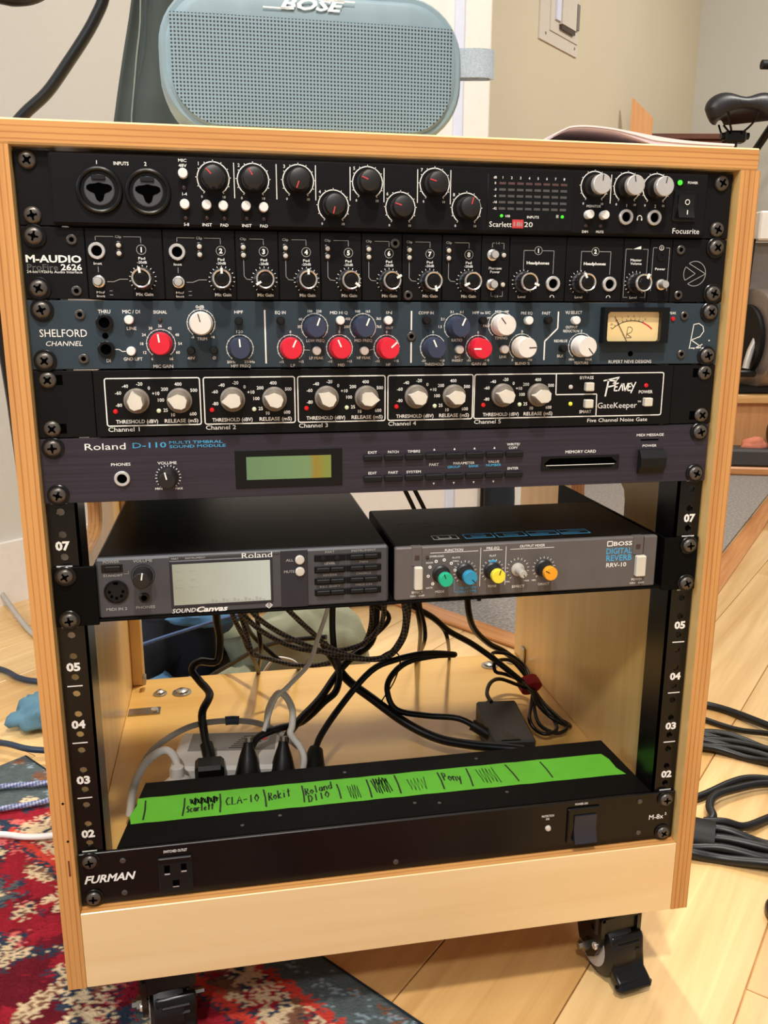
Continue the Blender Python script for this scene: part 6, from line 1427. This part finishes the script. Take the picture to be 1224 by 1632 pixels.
# ------------------------------------------------------------------ the rug: woven colours computed on a fine mesh
def rug():
    E1 = Vector((.629, -.777, 0)); E2 = Vector((-.777, -.629, 0)); Q = Vector((-.400, .507, FZ))
    LA, LB_ = 1.0, .62; st = .0026
    na, nb = int(LA / st), int(LB_ / st)
    a = np.linspace(0, LA, na + 1)[:, None] * np.ones((1, nb + 1)); b = np.ones((na + 1, 1)) * np.linspace(0, LB_, nb + 1)[None, :]
    rng = np.random.RandomState(5)
    A0, B0 = a.copy(), b.copy(); a = np.clip(a + (rng.rand(*a.shape) - .5) * .0085, 0, LA - .001); b = np.clip(b + (rng.rand(*b.shape) - .5) * .0085, 0, LB_ - .001)
    def vnoise(s, seed):
        r = np.random.RandomState(seed); gx, gy = int(LA / s) + 3, int(LB_ / s) + 3; g = r.rand(gx, gy)
        x = a / s; y = b / s; i = x.astype(int); j = y.astype(int); fx = x - i; fy = y - j; fx = fx * fx * (3 - 2 * fx); fy = fy * fy * (3 - 2 * fy)
        return g[i, j] * (1 - fx) * (1 - fy) + g[i + 1, j] * fx * (1 - fy) + g[i, j + 1] * (1 - fx) * fy + g[i + 1, j + 1] * fx * fy
    c = lambda *v: np.array([lin(q) for q in v])
    red, dred, beige, navy, blue, orange, brown, pink = c(140, 28, 40), c(96, 20, 32), c(200, 174, 138), c(42, 52, 66), c(78, 86, 86), c(186, 58, 46), c(116, 78, 58), c(196, 96, 90)
    C = np.zeros((na + 1, nb + 1, 3)); C[:] = red
    n1, n2, n3, n4 = vnoise(.05, 1), vnoise(.016, 2), vnoise(.006, 3), vnoise(.09, 4)
    def put(mask, col): C[mask] = col
    put((n1 + .5 * n2) > .98, dred); put((n4 * .7 + n2 * .5 + n3 * .2) > .98, pink)
    # wandering navy vines edged with beige flecks
    for k, (o0, am, fr, ph) in enumerate(((.17, .035, 26, .3), (.30, .04, 21, 1.7), (.43, .035, 24, 3.0), (.55, .03, 28, .9))):
        ctr = o0 + am * np.sin(a * fr + ph) + .012 * np.sin(a * 61 + k)
        d = np.abs(b - ctr); put(d < .010, navy); put((d < .0045) & (n3 > .45), beige)
    # blossoms: beige petals, dark eye
    for k in range(150):
        ca, cb = rng.rand() * LA, .11 + rng.rand() * (LB_ - .12); R = .011 + .014 * rng.rand(); ph = rng.rand() * 6; npt = 5 + rng.randint(3)
        d = np.hypot(a - ca, b - cb); an = np.arctan2(b - cb, a - ca); edge = R * (.72 + .34 * np.cos(an * npt + ph)) * (.8 + .45 * n3)
        kind = rng.randint(5)
        put(d < edge * 1.25, (dred, navy, dred, dred, navy)[kind]); put(d < edge, (beige, beige, pink, beige, blue)[kind]); put(d < R * .34, (dred, brown, beige, navy, beige)[kind])
    # leaves
    for k in range(70):
        ca, cb = rng.rand() * LA, .11 + rng.rand() * (LB_ - .12); th = rng.rand() * 3.14; u = (a - ca) * np.cos(th) + (b - cb) * np.sin(th); w = -(a - ca) * np.sin(th) + (b - cb) * np.cos(th)
        L_ = .022 + .02 * rng.rand(); m = (np.abs(u) < L_) & (np.abs(w) < .010 * (1 - (u / L_) ** 2) * (.8 + .4 * n3)); put(m, navy if k % 3 else beige); put(m & (np.abs(w) < .0022), beige if k % 3 else brown)
    # borders along the two outer edges
    e = b
    band = (e > .044) & (e <= .100)
    put(band, beige); put(band & (n2 > .62), brown)
    along = np.where(b < a, a, b); off = e - .070
    k = (along % .058) - .029; d = np.hypot(k, off); an = np.arctan2(off, k)
    put(band & (d < .017 * (.75 + .3 * np.cos(5 * an))), red); put(band & (d < .007), beige); put(band & (np.abs(d - .020) < .0022) & (n3 > .3), navy)
    put((e > .044) & (e < .053), orange); put((e > .090) & (e < .102), orange); put((e > .101) & (e < .106), navy)
    sa = (a < .150) & (b > .03); put(sa, pink); put(sa & (n2 > .5), beige); put(sa & (n1 > .55), red); put(sa & (n2 < .28), navy); put((a < .105) & (b > .03), blue)
    put(e <= .044, blue); put((e <= .040) & (e > .010) & (n2 * .6 + n1 * .5 > .66), brown); put((e <= .040) & (e > .006) & (n3 > .8), c(120, 134, 140)); put(np.minimum(A0, B0) < .0035, c(40, 46, 50))
    C *= (.80 + .35 * n3)[..., None] * (.9 + .2 * rng.rand(na + 1, nb + 1))[..., None]
    z = .0048 + .0010 * n3 + .0008 * rng.rand(na + 1, nb + 1); z[np.minimum(A0, B0) < .004] = .003
    P = np.array(Q)[None, None, :] + A0[..., None] * np.array(E1) + B0[..., None] * np.array(E2); 
    for wx, wy in ((-.186, .023), (-.19, .342)):
        dd = np.hypot(P[..., 0] - wx, P[..., 1] - wy); z = z * np.clip((dd - .012) / .03, .06, 1)
    P[..., 2] += z
    nv = (na + 1) * (nb + 1)
    idx = np.arange(nv).reshape(na + 1, nb + 1)
    F = np.stack([idx[:-1, :-1], idx[1:, :-1], idx[1:, 1:], idx[:-1, 1:]], -1).reshape(-1, 4)[:, ::-1]
    me = bpy.data.meshes.new('rug_pile'); me.vertices.add(nv); me.vertices.foreach_set('co', P.reshape(-1).astype(np.float32))
    me.loops.add(F.size); me.loops.foreach_set('vertex_index', F.reshape(-1).astype(np.int32)); me.polygons.add(len(F)); me.polygons.foreach_set('loop_start', np.arange(0, F.size, 4, dtype=np.int32))
    me.update(calc_edges=True); me.validate()
    at = me.color_attributes.new('weave', 'FLOAT_COLOR', 'POINT'); at.data.foreach_set('color', np.concatenate([np.clip(C.reshape(-1, 3), 0, 1), np.ones((nv, 1))], 1).reshape(-1).astype(np.float32))
    m, nt, p = base_mat('woven_rug'); A_ = nt.nodes.new('ShaderNodeVertexColor'); A_.layer_name = 'weave'; nt.links.new(A_.outputs['Color'], p.inputs['Base Color']); p.inputs['Roughness'].default_value = .95; p.inputs['Specular IOR Level'].default_value = .1
    n_ = nt.nodes.new('ShaderNodeTexNoise'); n_.inputs['Scale'].default_value = 420; t_ = nt.nodes.new('ShaderNodeTexCoord'); nt.links.new(t_.outputs['Object'], n_.inputs['Vector']); bp = nt.nodes.new('ShaderNodeBump'); bp.inputs['Strength'].default_value = .8; bp.inputs['Distance'].default_value = .002; nt.links.new(n_.outputs['Fac'], bp.inputs['Height']); nt.links.new(bp.outputs[0], p.inputs['Normal'])
    me.materials.append(m)
    R_ = thing('rug', 'red patterned rug with a blue-grey border under the left of the cabinet', 'rug')
    o = bpy.data.objects.new('rug_pile', me); COL.objects.link(o); o.parent = R_
    bk = MB(); pts = [Q, Q + E1 * LA, Q + E1 * LA + E2 * LB_, Q + E2 * LB_]; bk.prism([(p_.x, p_.y) for p_ in pts], FZ - .0002, FZ + .0002, plane='xy'); bk.build('rug_backing', 'cable_navy', R_)
rug()
flush_texts()
